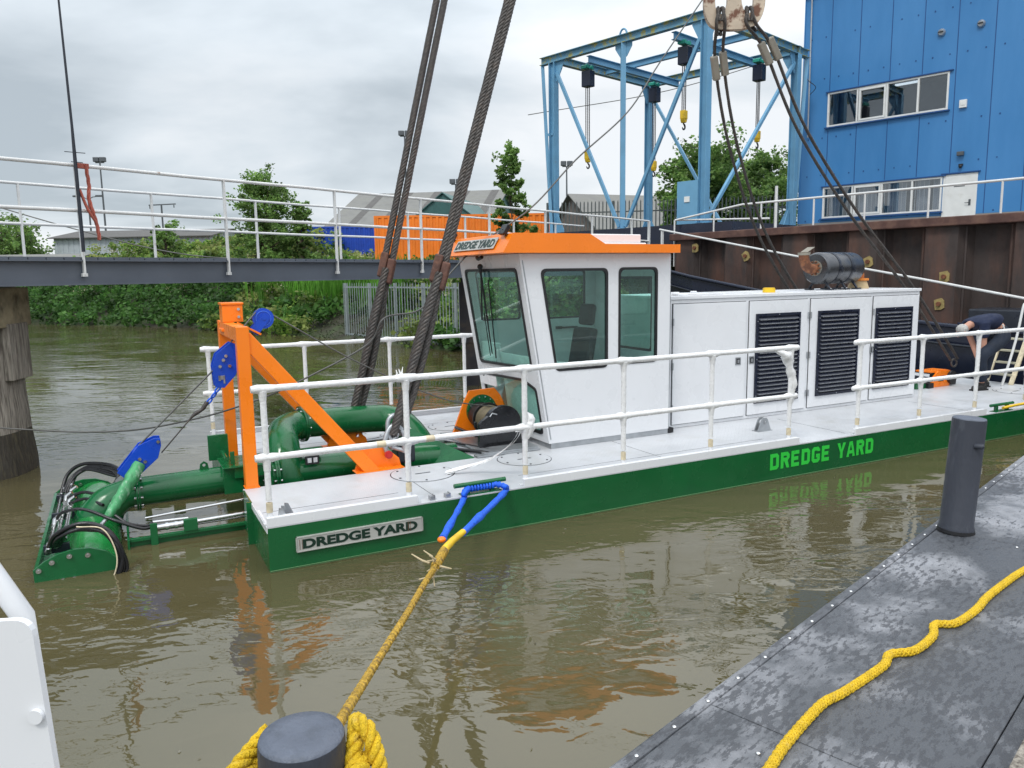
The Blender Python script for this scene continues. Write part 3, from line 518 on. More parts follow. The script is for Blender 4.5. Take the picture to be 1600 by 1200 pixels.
# chain hoists
HL = [(4.8, 0.5, 6.25, 'leftmost'), (4.75, 4.1, 6.25, 'back'), (1.15, 0.62, 7.0, 'front'), (0.7, 4.15, 6.75, 'right')]
lab = ['chain hoist with long chain nearest the left post of the blue gantry', 'chain hoist hanging behind the middle post of the blue gantry', 'short chain hoist with large open hook beside the nearest gantry post', 'chain hoist with navy motor under the mossy right beam of the gantry']
for (a, b, zh, _), lb in zip(HL, lab):
    p = gp(a, b, 0)+gan.location; t = thing('chain_hoist', lb, 'hoist', (p.x, p.y, 0), radians(46.4), 'chain hoists under the gantry'); z1 = GT-0.38
    MB().box((-0.20, -0.11, z1-0.06), (0.20, 0.11, z1+0.02)).cyl((-0.12, -0.12, z1+0.0), (-0.12, 0.12, z1+0.0), 0.06, seg=12).cyl((0.12, -0.12, z1), (0.12, 0.12, z1), 0.06, seg=12).build('trolley', mat('teal_trolley', (0.02, 0.30, 0.22), 0.5), t)
    MB().box((-0.13, -0.19, z1-0.62), (0.16, 0.15, z1-0.12)).build('motor_housing', M_navy, t, bev=0.02)
    c = MB()
    for dx_ in (-0.10, 0.0, 0.09):
        z = z1-0.6
        while z > zh+0.1: c.box((dx_-0.014, -0.026, z-0.035), (dx_+0.014, -0.006, z)) if int(z/0.035) % 2 else c.box((dx_-0.006, -0.03, z-0.035), (dx_+0.006, -0.002, z)); z -= 0.038
    c.build('chain', M_rope, t)
    MB().box((-0.10, -0.10, zh-0.16), (0.10, 0.06, zh+0.10)).prism([(-0.10, 0), (0.10, 0), (0.05, -0.10), (-0.05, -0.10)], frame((0, 0.05, zh-0.16), (1, 0, 0), (0, 0, 1)), 0.14).build('hook_block', M_yel3, t, bev=0.02)
    hk = [(0, -.02, zh-0.24), (0, -.02, zh-0.30)]+[(0.075*cos(q), -0.02, zh-0.37+0.075*sin(q)) for q in np.linspace(pi/2, -pi*0.95, 12)]
    MB().tube(hk, [0.022]*3+[0.027]*8+[0.022, 0.014, 0.008], 8).build('hook', M_black, t)

# ------------------------------------------------------------ footbridge
fd = Vec((0.609, 0.793, 0)).normalized(); fn = Vec((-fd.y, fd.x, 0))
brg = thing('footbridge', 'steel footbridge with grey girders and white pipe railings crossing the river', 'footbridge', (fn.x*10.12, fn.y*10.12, 0), atan2(fd.y, fd.x))
# local x along, y = away from camera
for y in (0.0, 2.25): MB().ibeam((-3, y, 2.45), (20.0, y, 2.45), 0.16, 0.31, 0.018).build('girder', M_gird, brg)
m = MB(); 
for i in range(116): m.box((-3+i*0.2+0.008, -0.05, 2.606), (-3+(i+1)*0.2-0.008, 2.30, 2.64))
m.build('deck_planks', M_gird, brg)
def bridge_rail(y, s0, pitch, n, x1, foot, r, tops):
    for z in tops:
        m = MB(); m.tube([Vec((-3+i*0.9, y, z+0.004*sin(i*1.7))) for i in range(int((x1+3)/0.9)+1)]+[Vec((x1, y, z))], r, 10)
        m.build('rail', M_rail, brg)
    for i in range(n):
        x = s0+i*pitch
        if x > x1: break
        MB().bar((x, y, foot), (x, y, tops[0]-r*0.4), 0.05, 0.022, (1, 0, 0)).box((x-0.03, y-0.02, foot-0.02), (x+0.03, y+0.03, foot+0.02)).build('post', M_rail, brg)
bridge_rail(-0.06, 0.42, 2.0, 10, 19.4, 2.42, 0.024, (3.74, 3.20))
MB().bar((19.4, -0.06, 2.42), (19.4, -0.06, 3.74), 0.06, 0.06).build('post', M_rail, brg)
bridge_rail(2.30, 0.75, 1.95, 11, 19.8, 2.6, 0.022, (3.74, 3.17))
BWM = Matrix.Rotation(atan2(fd.y, fd.x), 4, 'Z'); BWM.translation = Vec((fn.x*10.12, fn.y*10.12, 0))
def BW(x, y, z): return BWM @ Vec((x, y, z))
# strap on the rail, mast lashed to it
tagp(MB().strands([BW(*p) for p in catmull([(4.53, -0.10, 3.76), (4.55, -0.10, 3.5), (4.53, -0.11, 3.35), (4.60, -0.10, 3.05), (4.62, -0.10, 2.85)], 5)], 0.012, 0.012, 3, 0.3).tube([BW(*p) for p in catmull([(4.42, -0.13, 3.45), (4.50, -0.12, 3.22), (4.60, -0.11, 3.05)], 4)], 0.018, 6).bar(BW(4.42, -0.07, 3.74), BW(4.57, -0.07, 3.74), 0.06, 0.06).build('lashing_strap', M_redst), 'faded red lashing strap tied round the bridge railing', 'strap')
mast = thing('whip_mast', 'thin dark mast lashed upright to the white railing of the footbridge', 'mast', (BW(4.40, -0.13, 0)))
MB().tube([(0, 0, 2.7), (0.0, 0, 3.8), (0.0, 0, 4.2), (-0.03, 0, 6.4)], [0.022, 0.022, 0.016, 0.010], 8).build('mast_pole', M_dark, mast)
MB().tube([(-0.13, 0.02, 3.90), (0.14, -0.02, 3.87)], 0.005, 5).tube([(-0.06, 0.02, 3.78), (0.1, -0.02, 3.76)], 0.005, 5).build('cross_wire', M_dark, mast)
# timber pier under the left end
pr = thing('timber_pier', 'weathered timber pile with square crosshead holding up the bridge at far left', 'bridge pier', (-6.60, 9.45, 0), radians(8))
m = MB(); pts = []
Z = [-1.3, -0.03, 0.12, 0.3, 0.5, 0.75, 1.0, 1.4, 1.86]; Rr = [0.48, 0.475, 0.465, 0.44, 0.425, 0.425, 0.42, 0.42, 0.42]
vs = []; n = 22
for z, r in zip(Z, Rr):
    for k in range(n):
        a = 2*pi*k/n; q = r*(1+0.05*noise.noise(Vec((cos(a)*2.3, sin(a)*2.3, z*1.5))))
        c_, s_ = cos(a), sin(a); e_ = max(abs(c_), abs(s_))**0.7; vs.append((q*c_/e_, q*s_/e_, z))
fs = [(i*n+k, i*n+(k+1) % n, (i+1)*n+(k+1) % n, (i+1)*n+k) for i in range(len(Z)-1) for k in range(n)]
lo = MB().add(vs[:5*n], [f for f in fs if max(f) < 5*n], 0, True); lo.build('wet_foot', M_woodw, pr)
MB().add(vs[4*n:], [tuple(i-4*n for i in f) for f in fs if min(f) >= 4*n], 0, True).build('pile', M_wood, pr)
m = MB().box((-0.9, -0.46, 1.80), (0.48, 0.40, 2.28)); m.build('crosshead', M_woodc, pr, bev=0.015)
MB().box((0.40, -0.25, 1.15), (0.50, 0.25, 1.84)).build('side_plank', M_wood, pr, bev=0.01)
ck = MB()
for pth in ([(0.15, 1.83), (0.13, 1.92), (0.10, 1.98), (-0.05, 1.99), (-0.2, 1.97)], [(0.10, 1.98), (0.2, 2.04), (0.32, 2.08)], [(0.10, 1.98), (0.06, 2.1), (0.0, 2.18)], [(-.3, 1.83), (-.28, 1.95), (-.4, 2.02)]):
    ck.tube([(x, -0.4605, z) for x, z in pth], [0.009, 0.008, 0.007, 0.005, 0.003][:len(pth)], 4)
ck.build('cracks', M_black, pr)
tagp(MB().box((-1.06, 16.45, -1), (-0.70, 16.85, 2.28)).box((-1.10, 16.42, 0.9), (-0.66, 16.449, 2.2)).build('steel_pile', M_pile, bev=0.01), 'dark steel pile under the bridge just left of the white cabin', 'bridge pile')
MB
# quay railing
qr = wallroot('quay_railing', 'white tubular railing along the top edge of the rusty quay wall', 'railing')
def rail(parent, pts, r, nm='rail', m_=M_rail): return MB().tube(pts, r, 8).build(nm, m_, parent)
rail(qr, [(-0.1, 0.25, 3.82), (1.9, 0.6, 4.12), (6, 0.6, 4.12), (26, 0.6, 4.12)], 0.028)
rail(qr, [(-0.1, 0.25, 3.82), (1.2, 0.8, 3.78), (2.3, 1.3, 3.75)], 0.026)
for x, y, z0, z1 in ((-0.08, 0.2, 2.5, 3.82), (1.1, 0.45, 3.41, 3.98), (2.5, 0.6, 3.41, 4.12), (4.0, 0.6, 3.41, 4.12), (2.45, 1.35, 3.3, 4.6)) + tuple((5.3+1.45*i, 0.6, 3.41, 4.11) for i in range(14)):
    MB().cyl((x, y, z0), (x, y, z1), 0.024 if z1 < 4.5 else 0.04, seg=8).build('post', M_rail, qr)
gl = wallroot('gangway_handrail', 'long white pipe handrail sloping down in front of the rusty wall', 'handrail')
rail(gl, [(-0.2, -0.3, 3.55), (2.5, -0.5, 3.02), (5.0, -0.75, 2.55), (7.4, -0.95, 2.12), (11, -1.3, 1.45)], 0.026)
MB().bar((10.9, -1.3, -0.6), (10.9, -1.3, 1.47), 0.06, 0.06).build('post', M_rail, gl); MB().bar((-0.12, -0.28, 2.4), (-0.12, -0.28, 3.53), 0.06, 0.06).build('post', M_rail, gl)

# ------------------------------------------------------------ moored navy boat along the wall
nb = wallroot('moored_workboat', 'moored boat with a dark navy hull and high bow lying along the rusty wall', 'boat')
sh = [(-1.6, 2.75), (0, 2.52), (2, 2.2), (4, 1.86), (6, 1.46), (8, 1.24), (11, 1.05), (14, 1.0), (20, 1.1)]
m = MB(); n = len(sh)
def yo(x): return -0.12-1.45*min(1, max(0, (x+1.6)/3.5))**0.6
vs = []
for x, z in sh: vs += [(x, yo(x), z), (x, yo(x)+0.1, z), (x, -0.14, z-0.25), (x, yo(x)+0.25, -1.0)]
fs = []
for i in range(n-1):
    a = i*4; b = a+4; fs += [(a, b, b+1, a+1), (a+1, b+1, b+2, a+2), (a+3, b+3, b, a)]
m.add(vs, fs); m.build('hull', M_navy, nb)
MB().tube([(x, yo(x)-0.02, z+0.01) for x, z in sh], 0.045, 8).build('rubbing_strake', M_navy, nb)
MB().tube([(x, yo(x)-0.02, z-0.35) for x, z in sh], 0.03, 6).build('hull_line', M_dark, nb)
MB().box((8.4, -1.2, 1.0), (11.0, -0.3, 1.55)).build('deck_locker', M_dark, nb, bev=0.03)
MB().cyl((7.2, -1.35, 1.25), (7.2, -1.35, 1.5), 0.06, seg=12).cyl((7.2, -1.35, 1.5), (7.2, -1.35, 1.56), 0.12, 0.10, seg=14).ball((7.2, -1.35, 1.62), 0.09).build('mooring_bitt', M_galv, nb)

# ------------------------------------------------------------ vegetation
def leaves(name, C, size, m_, parent=None, asp=0.55, updir=None, wid=None):
    """one leaf-shaped quad per centre"""
    C = np.asarray(C, float); n = len(C); sz = size*rng.uniform(0.6, 1.4, n)
    if updir is None: a = rng.normal(size=(n, 3)); a[:, 2] *= 0.6
    else: a = np.asarray(updir)+rng.normal(size=(n, 3))*0.13
    a /= np.linalg.norm(a, axis=1)[:, None]; b = np.cross(a, rng.normal(size=(n, 3))); b /= np.linalg.norm(b, axis=1)[:, None]
    A = a*sz[:, None]; B = b*(sz*(wid or asp))[:, None]
    V = np.stack([C-A*0.5, C+B*0.5-A*0.05, C+A*0.5, C-B*0.5-A*0.05], 1).reshape(-1, 3)
    me = bpy.data.meshes.new(name); me.vertices.add(4*n); me.vertices.foreach_set('co', V.ravel()); me.loops.add(4*n); me.loops.foreach_set('vertex_index', np.arange(4*n, dtype=np.int32))
    me.polygons.add(n); me.polygons.foreach_set('loop_start', np.arange(0, 4*n, 4, dtype=np.int32)); me.polygons.foreach_set('loop_total', np.full(n, 4, np.int32)); me.materials.append(m_); me.update(calc_edges=True); me.validate()
    o = bpy.data.objects.new(name, me); sc.collection.objects.link(o)
    if parent: o.parent = parent
    return o
def blob(c, r, n, flat=0.75):
    d = rng.normal(size=(n, 3)); d /= np.linalg.norm(d, axis=1)[:, None]; rad = rng.uniform(0.1, 1.0, n)**0.6*(1+0.35*rng.normal(size=n)*0.5)
    P = d*rad[:, None]*r; P[:, 2] *= flat; return P+np.asarray(c)
def shore(t):     # t in metres of X
    for a, b in zip(SH, SH[1:]):
        if a[0] <= t <= b[0]: return a[1]+(b[1]-a[1])*(t-a[0])/(b[0]-a[0])
    return SH[-1][1]
def gz(d):
    for (a, za), (b, zb) in zip(PROF, PROF[1:]):
        if a <= d <= b: return za+(zb-za)*(d-a)/(b-a)
    return 2.6
def bankpt(x, d): return x+IN.x*d, shore(x)+IN.y*d
near, dark, flow, weed, reed, reedd = [], [], [], [], [], []
x = -31.0
while x < 6.5:
    for d in np.arange(0.0, 13, 0.75):
        X, Y = bankpt(x+rng.uniform(-.3, .3), d+rng.uniform(-.3, .3)); z = gz(d)
        dens = 1.0
        if -8.2 < x < -3.6 and d < 2.2: # muddy, weedy foot
            weed.append(blob((X, Y, z+0.12), 0.5, 90, 0.5))
            if d > 0.9: dark.append(blob((X, Y, z+0.3), 0.5, 60, 0.7))
            continue
        if -13 < x < -5.2 and 1.8 < d < 4.5 and rng.random() < 0.8:
            k = 160; c = np.stack([X+rng.normal(size=k)*0.4, Y+rng.normal(size=k)*0.4, z+0.35+rng.uniform(0, 0.7, k)], 1); reed.append(c); continue
        h = 0.6+0.5*noise.noise(Vec((x*0.35, d*0.5, 3)))+((0.55 if d > 5 else 0)+(0.5 if d > 8 else 0) if x < -12 else 0)
        if x > -14.0 and d > 4.5: h *= 0.5
        if d > 6 and x < -11: h += 0.35*max(0, noise.noise(Vec((x*0.22, d*0.3, 9))))*2
        r = rng.uniform(0.45, 0.8); c = (X, Y, z+h*0.7)
        k = int(135 if Y < 36 else 85)
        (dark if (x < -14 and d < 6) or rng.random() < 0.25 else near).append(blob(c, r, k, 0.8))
        if h > 0.9: near.append(blob((X, Y, z+h*1.1), r*0.7, k//2))
        fl = noise.noise(Vec((x*0.3+5, d*0.4, 1)))
        if d > 1.5 and fl > (-0.05 if x > -16 else 0.18): flow.append(blob((X, Y, z+h*0.95), r*0.9, 34, 0.7))
    x += 0.62 if x > -16 else 0.8
def stuff(lst, nm, size, m_, lab=None, cat=None, **k):
    o = leaves(nm, np.concatenate(lst), size, m_, **k); o['kind'] = 'stuff'; o['label'] = lab; o['category'] = cat; return o
stuff(near, 'bramble_thicket', 0.20, M_leaf, 'green bramble thicket covering the far river bank', 'shrubbery', asp=0.75)
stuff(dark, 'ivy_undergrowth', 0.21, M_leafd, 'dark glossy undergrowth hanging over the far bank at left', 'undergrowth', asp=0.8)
stuff(flow, 'cream_blossom', 0.10, M_flow, 'cream blossom scattered over the bank thicket', 'blossom', asp=0.8)
stuff(weed, 'waterline_weeds', 0.09, M_weed, 'grey green weeds on the muddy foot of the bank', 'weeds')
stuff(reed, 'reed_bed', 0.95, M_reed, 'bright green reeds growing halfway up the bank', 'reeds', updir=(0, 0, 1), wid=0.045)
def tree(name, lab, x, y, z0, hgt, rad, nclump, per, trunk_r=0.18, lean=(0, 0), leafs=0.24, crown0=0.3, group=None, m_=None, shape='round'):
    t = thing(name, lab, 'tree', (x, y, z0), 0, group); m = MB(); top = Vec((lean[0], lean[1], hgt*0.88))
    m.tube(catmull([(0, 0, -0.3), (lean[0]*0.2+0.05, lean[1]*0.2, hgt*0.3), (lean[0]*0.6-0.04, lean[1]*0.6, hgt*0.6), top], 5), [trunk_r*(1-0.85*i/15) for i in range(16)], 9)
    P = []
    for i in range(nclump):
        f = (i+0.5)/nclump; h = hgt*(crown0+(1-crown0)*f**0.9)
        rr = {'round': rad*sqrt(max(0.06, 1-((f-0.42)/0.62)**2)), 'cone': rad*(1.05-f)**0.8}[shape]
        an = i*2.4+rng.uniform(-.5, .5); q = rr*rng.uniform(0.35, 0.9); c = Vec((lean[0]*f+q*cos(an), lean[1]*f+q*sin(an), h))
        s_ = Vec((lean[0]*f*0.6, lean[1]*f*0.6, h*0.72)); m.tube([s_, (s_+c)/2+Vec((0, 0, 0.03*hgt)), c], [trunk_r*0.35*(1-f*0.6), trunk_r*0.22, 0.012], 6)
        br = rad*rng.uniform(0.2, 0.42)*(1 if shape == 'round' else 0.8)
        for _ in range(8):
            o_ = rng.normal(size=3)*br*0.62; P.append(blob((c.x+o_[0], c.y+o_[1], c.z+o_[2]*0.9), br*rng.uniform(0.35, 0.8), per//9, 0.85))
    m.build('trunk', M_trunk, t); leaves('crown', np.concatenate(P), leafs*0.72, m_ or M_leaft, t, asp=0.7); return t
tree('riverside_tree', 'broad leafy tree rising behind the bridge railing left of centre', -12.5, 40.5, 2.3, 5.0, 1.65, 42, 380, crown0=0.12, leafs=0.2)
tree('riverside_tree', 'smaller pointed tree beside the broad tree behind the bridge', -10.7, 40.0, 2.3, 3.7, 0.95, 22, 330, crown0=0.1, leafs=0.19, shape='cone')
tree('elder_bush', 'rounded bush in front of the pale warehouse behind the bridge', -19.4, 44, 2.3, 2.9, 0.95, 14, 330, crown0=0.1, leafs=0.2)
tree('sapling', 'slender young sapling standing in front of the green gabled shed', 0.07, 26.5, 2.5, 4.0, 0.85, 20, 300, trunk_r=0.04, crown0=0.05, leafs=0.19, shape='cone')
tree('quay_tree', 'maple with a wide crown between the posts of the blue gantry', 9.2, 37, 3.0, 4.7, 2.2, 44, 430, crown0=0.3, leafs=0.25)
tree('quay_tree', 'thin leafy tree just left of the blue building', 13.2, 41, 3.0, 5.0, 2.0, 34, 400, crown0=0.25, leafs=0.25)
tree('far_tree', 'distant tree at the left edge behind the footbridge', -36, 56, 2.5, 3.9, 2.8, 26, 330, crown0=0.1, leafs=0.3, m_=M_leaft)
tree('far_tree', 'distant dark tree standing just behind the end of the pale warehouse', -36.5, 84, 2.5, 5.0, 3.0, 20, 330, crown0=0.1, leafs=0.4)
tree('far_tree', 'hazy distant tree at the far left horizon', -46, 68, 2.5, 3.2, 4.5, 24, 300, crown0=0.05, leafs=0.4)

# ------------------------------------------------------------ sheds, containers, lamps, fences beyond the bank
def container(lab, p, rz, Ln, m_, z0=2.6, h=2.55):
    t = thing('shipping_container', lab, 'container', (p[0], p[1], z0), rz); m = MB(); wd = 2.44
    for side in (0, wd):
        x = 0.1; v = []
        while x < Ln-0.1:
            for dx_, dy_ in ((0, 0), (0.10, 0), (0.14, 0.035), (0.24, 0.035)): v.append((x+dx_, side+(dy_ if side == 0 else -dy_)))
            x += 0.28
        n = len(v); m.add([(a, b, 0.12) for a, b in v]+[(a, b, h-0.1) for a, b in v], [(i, i+1, n+i+1, n+i) for i in range(n-1)])
    m.box((0.05, 0.04, h-0.09), (Ln-0.05, wd-0.04, h-0.03)); m.build('corrugated_sides', m_, t)
    f = MB()
    for x in (0, Ln-0.12):
        for y in (0, wd-0.12): f.box((x, y, 0), (x+0.12, y+0.12, h))
    for y in (-0.001, wd-0.099):
        f.box((0.12, y, 0), (Ln-0.12, y+0.1, 0.12)); f.box((0.12, y, h-0.1), (Ln-0.12, y+0.1, h-0.001))
    f.build('corner_frame', m_, t)
    e_ = MB(); e_.box((-0.02, 0.12, 0.1), (0.04, wd-0.12, h-0.1)); e_.build('end_doors', m_, t)
    r = MB()
    for y in (0.45, 0.95, 1.45, 1.95): r.cyl((-0.05, y, 0.15), (-0.05, y, h-0.15), 0.02, seg=6)
    r.build('lock_rods', M_galv, t)
container('orange corrugated shipping container behind the bridge railing', (-6.3, 36.3), radians(-2), 8.2, M_orange2, 2.6, 2.52)
container('blue shipping container left of the orange one', (-12.4, 46), radians(4), 6.4, M_bluec, 2.7, 2.6)
container('small distant orange container glimpsed right of the pale warehouse', (-24.6, 64), radians(3), 6.0, M_orange2, 2.6, 2.2)
def shed(name, lab, O_, rz, Ln, wd, he, hr, mw, mr, over=0.4, strips=0, cor=0.5, z0=2.6):
    t = thing(name, lab, 'shed', (O_[0], O_[1], z0), rz); m = MB()          # x along ridge, y across
    v = []; 
    for side, fix in ((0, 'y0'), (1, 'y1')):
        x = 0; q = []
        while x < Ln: q += [(x, 0), (x+cor*0.6, 0), (x+cor*0.65, 0.04), (x+cor*0.95, 0.04)]; x += cor
        n = len(q); yy = 0 if side == 0 else wd
        m.add([(a, yy+(b if side == 0 else -b), 0) for a, b in q]+[(a, yy+(b if side == 0 else -b), he) for a, b in q], [(i, i+1, n+i+1, n+i) for i in range(n-1)])
    for x in (0.02, Ln-0.02):
        y = 0; q = []
        while y <= wd+1e-6: q.append(y); y += cor/2
        hh = lambda y: he+(hr-he)*(1-abs(y-wd/2)/(wd/2)); n = len(q)
        m.add([(x+(0.03 if i % 2 else 0), y, 0) for i, y in enumerate(q)]+[(x+(0.03 if i % 2 else 0), y, hh(y)) for i, y in enumerate(q)], [(i, i+1, n+i+1, n+i) for i in range(n-1)])
    m.build('wall', mw, t)
    r = MB(); sl = (hr-he)/(wd/2)
    for s_ in (0, 1):
        y0, y1 = (-over, wd/2) if s_ == 0 else (wd+over, wd/2); z0_ = he-over*sl
        r.add([(-over, y0, z0_), (Ln+over, y0, z0_), (Ln+over, y1, hr), (-over, y1, hr), (-over, y0, z0_+0.08), (Ln+over, y0, z0_+0.08), (Ln+over, y1, hr+0.08), (-over, y1, hr+0.08)],
              [(0, 3, 2, 1), (4, 5, 6, 7), (0, 1, 5, 4), (1, 2, 6, 5), (2, 3, 7, 6), (3, 0, 4, 7)])
        for i in range(strips):
            xx = Ln*(i+0.6)/strips
            r.add([(xx, y0, z0_+0.095), (xx+0.7, y0, z0_+0.095), (xx+0.7, y1, hr+0.095), (xx, y1, hr+0.095)], [(0, 1, 2, 3)], 1)
    r.build('roof', [mr, M_shedd], t); return t
shed('long_shed', 'long low shed with grey fibre cement roof and dark stripes behind the containers', (-15.2, 66), radians(-10), 13.5, 16, 4.0, 7.3, M_shedg, M_shedr, strips=5, cor=1.0)
shed('green_shed', 'dark green gabled metal shed behind the sapling', (-1.9, 57.5), radians(78), 18, 6.2, 3.4, 5.75, M_shedg, M_shedg, over=0.1, cor=0.6)
bs = shed('brick_shed', 'brick shed with grey roof and blue front beyond the quay fence', (6.4, 56), radians(20), 16, 9, 3.0, 5.7, M_brick, M_shedr, strips=0, cor=0.4)
MB().box((6.5, -0.06, 0.2), (12.5, -0.03, 3.0)).build('blue_doors', M_bluec, bs)
shed('pale_warehouse', 'pale blue grey warehouse with shallow roof seen through the left railing', (-41.5, 71), radians(-3), 14.5, 9, 3.6, 4.4, M_shedw, M_shedd, cor=0.5)
shed('low_flat_shed', 'low grey roofed shed at the far left edge behind the bridge', (-37, 50), radians(4), 8, 6, 1.0, 1.5, M_shedw, M_shedr, cor=0.5)
def lamp(lab, x, y, h, kind, z0=2.6):
    t = thing('lamp_post', lab, 'lamp post', (x, y, z0), 0, 'tall lamp posts on the skyline')
    MB().cyl((0, 0, 0), (0, 0, h), 0.14, 0.08, 10).build('pole', M_lamp, t)
    if kind == 'flood':
        MB().bar((-0.5, 0, h), (0.5, 0, h), 0.1, 0.1).build('head_frame', M_lamp, t)
        for dx_ in (-0.36, 0.36): MB().box((dx_-0.32, -0.25, h+0.08), (dx_+0.32, 0.2, h+0.6)).build('lamp_head', M_lamp, t, bev=0.05)
    else:
        for s_ in ((-1, 1) if kind == 'double' else (1,)):
            MB().tube([(0, 0, h-0.3), (s_*0.5, 0, h), (s_*1.3, 0, h+0.1)], 0.06, 6).box((s_*0.9, -0.15, h+0.02), (s_*1.7, 0.15, h+0.22)).build('lamp_head', M_lamp, t, bev=0.04)
lamp('tall floodlight mast behind the bridge just right of the lashed mast', -46.5, 90, 13.0, 'flood')
lamp('double armed street lamp left of the floodlight mast', -48.2, 90, 9.2, 'double')
lamp('tallest floodlight mast beside the left lifting cable', -11.75, 90, 15.4, 'flood')
lamp('short floodlight mast seen left of the right lifting cable', -6.1, 90, 10.0, 'flood')
lamp('slim floodlight mast beside the left post of the gantry', 6.6, 90, 11.8, 'flood')
lamp('street lamp arm reaching out left of the blue building', 24.3, 90, 11.2, 'single')
tp = thing('power_pole', 'distant power line cross arm above the far bush', 'power pole', (-39, 88, 2.6)); MB().cyl((0, 0, 0), (0, 0, 8), 0.1, seg=6).build('pole', M_lamp, tp); MB().bar((-1.4, 0, 8), (1.6, 0, 8.1), 0.12, 0.12).cyl((-1.3, 0, 7.6), (-1.3, 0, 8), 0.06, seg=6).cyl((1.4, 0, 7.7), (1.4, 0, 8), 0.06, seg=6).build('cross_arm', M_lamp, tp)
def palisade(lab, A, B_, z0, h, sp, m_, wdt=0.05, name='palisade_fence', postev=2.75, railz=(0.25, 0.8)):
    A, B_ = Vec(A), Vec(B_); Ln = (B_-A).length; t = thing(name, lab, 'fence', (A.x, A.y, z0), atan2(B_.y-A.y, B_.x-A.x)); m = MB(); x = 0
    while x < Ln:
        m.prism([(x-wdt/2, 0.05), (x+wdt/2, 0.05), (x+wdt/2, h-0.06), (x, h+0.02), (x-wdt/2, h-0.06)], frame((0, 0, 0), (1, 0, 0), (0, 0, 1)), 0.012); x += sp
    m.build('pales', m_, t)
    for f in railz: MB().box((0, 0.014, h*f-0.025), (Ln, 0.05, h*f+0.025)).build('rail', m_, t)
    x = 0
    while x <= Ln+0.1: MB().box((x-0.05, 0.051, 0), (x+0.05, 0.13, h)).build('post', m_, t); x += postev
palisade('tall steel palisade fence behind the blue gantry', (1.6, 33), (15, 30.5), 3.05, 2.25, 0.155, mat('dark_fence', (0.10, 0.115, 0.115), 0.6, 0.3))
palisade('pale steel bar fence at the waterline under the bridge', (-6.4, 29.6), (-1.2, 23.6), 0.05, 2.05, 0.17, M_fence, 0.026, 'bar_fence', 1.75, (0.06, 0.93))
# ------------------------------------------------------------ the dredger (x bow to stern, y away from camera, z up)
DA = radians(90-62.8); DO = (-1.992, 5.970, 0)
dr = thing('cutter_dredger', 'green and white cutter dredger with orange bow frame, white cabin and louvred engine housing', 'dredger', DO, DA)
LEN, BM, DKZ = 12.7, 4.1, 0.35
def fz(x, y, z, ax=(1, 0, 0), ay=(0, 0, 1)): return frame((x, y, z), ax, ay)
WX0, WY0, WY1 = 2.45, 1.30, 2.80                                  # bow well
plan = [(0, 0), (LEN, 0), (LEN, BM), (0, BM), (0, WY1), (WX0, WY1), (WX0, WY0), (0, WY0)]
hull = plate(MB(), [plan], 0.85, Matrix.Translation((0, 0, -0.51))).build('hull', M_green, dr, bev=0.008)
# well floor / pump tray
MB().box((0.0, WY0+0.001, -0.5), (WX0-0.001, WY1-0.001, -0.2)).build('well_floor', M_green2, dr)
# scuffs, weld line and bolted bow flange
MB().box((-0.012, 0.78, -0.25), (-0.0005, 1.22, 0.36)).box((-0.05, 0.78, -0.25), (-0.012, 0.80, 0.36)).build('bow_flange', M_green2, hull)
m = MB()
for z in (0.24, 0.08, -0.02): m.cyl((-0.03, 0.90, z), (-0.013, 0.90, z), 0.02, seg=6).cyl((-0.04, 0.90, z), (-0.03, 0.90, z), 0.011, seg=8)
m.build('flange_bolts', M_chrome, hull)
MB().tube([(0, -0.004, -0.03+0.012), (LEN, -0.004, -0.03+0.012)], 0.004, 5).box((0.0, -0.0018, -0.06), (LEN, -0.0004, -0.020)).build('waterline_scum', mat('pale_green_scum', (0.10, 0.22, 0.09), 0.5), hull)
dm = MB(); holes = []
plate(dm, [plan], 0.012, Matrix.Translation((0, 0, 0.341)))
deck = dm.build('deck', M_deck, dr)
sm = MB()                                                          # plate seams, fine dark joints
for x in (1.5, 4.2, 6.9, 9.6): sm.box((x, 0.13, 0.3531), (x+0.005, 1.22, 0.3545))
sm.box((0.03, 0.42, 0.3531), (1.25, 0.425, 0.3545)); sm.box((0.1, 3.4, 0.3531), (LEN-.1, 3.405, 0.3545)); sm.box((0.1, 3.0, 0.3531), (3.2, 3.005, 0.3545)); sm.box((2.5, 0.40, 0.3531), (5.8, 0.404, 0.3545))
sm.build('plate_joints', M_dark, deck)
for (x, y, r) in ((1.70, 0.97, 0.33), (2.88, 0.98, 0.30), (2.9, 3.1, 0.3), (11.9, 0.95, 0.33), (1.7, 3.2, 0.33)):
    m = MB(); M0 = Matrix.Translation((x, y, 0.3532)); c = [(r*cos(t), r*sin(t)) for t in np.linspace(0, 2*pi, 49)[:-1]]; c2 = [(q[0]*0.975, q[1]*0.975) for q in c]
    plate(m, [c, c2], 0.0015, M0, 1); m.prism([(q[0]*.97, q[1]*.97) for q in c], M0, 0.004, 0)
    m.box((x-0.08, y-0.012, 0.3573), (x+0.08, y+0.012, 0.3590), 1)
    for q in range(6): a = q*pi/3+0.3; m.cyl((x+r*0.85*cos(a), y+r*.85*sin(a), 0.357), (x+r*.85*cos(a), y+r*.85*sin(a), 0.363), 0.012, seg=6, mi=1)
    m.build('hatch_cover', [M_deck, M_dark], deck)
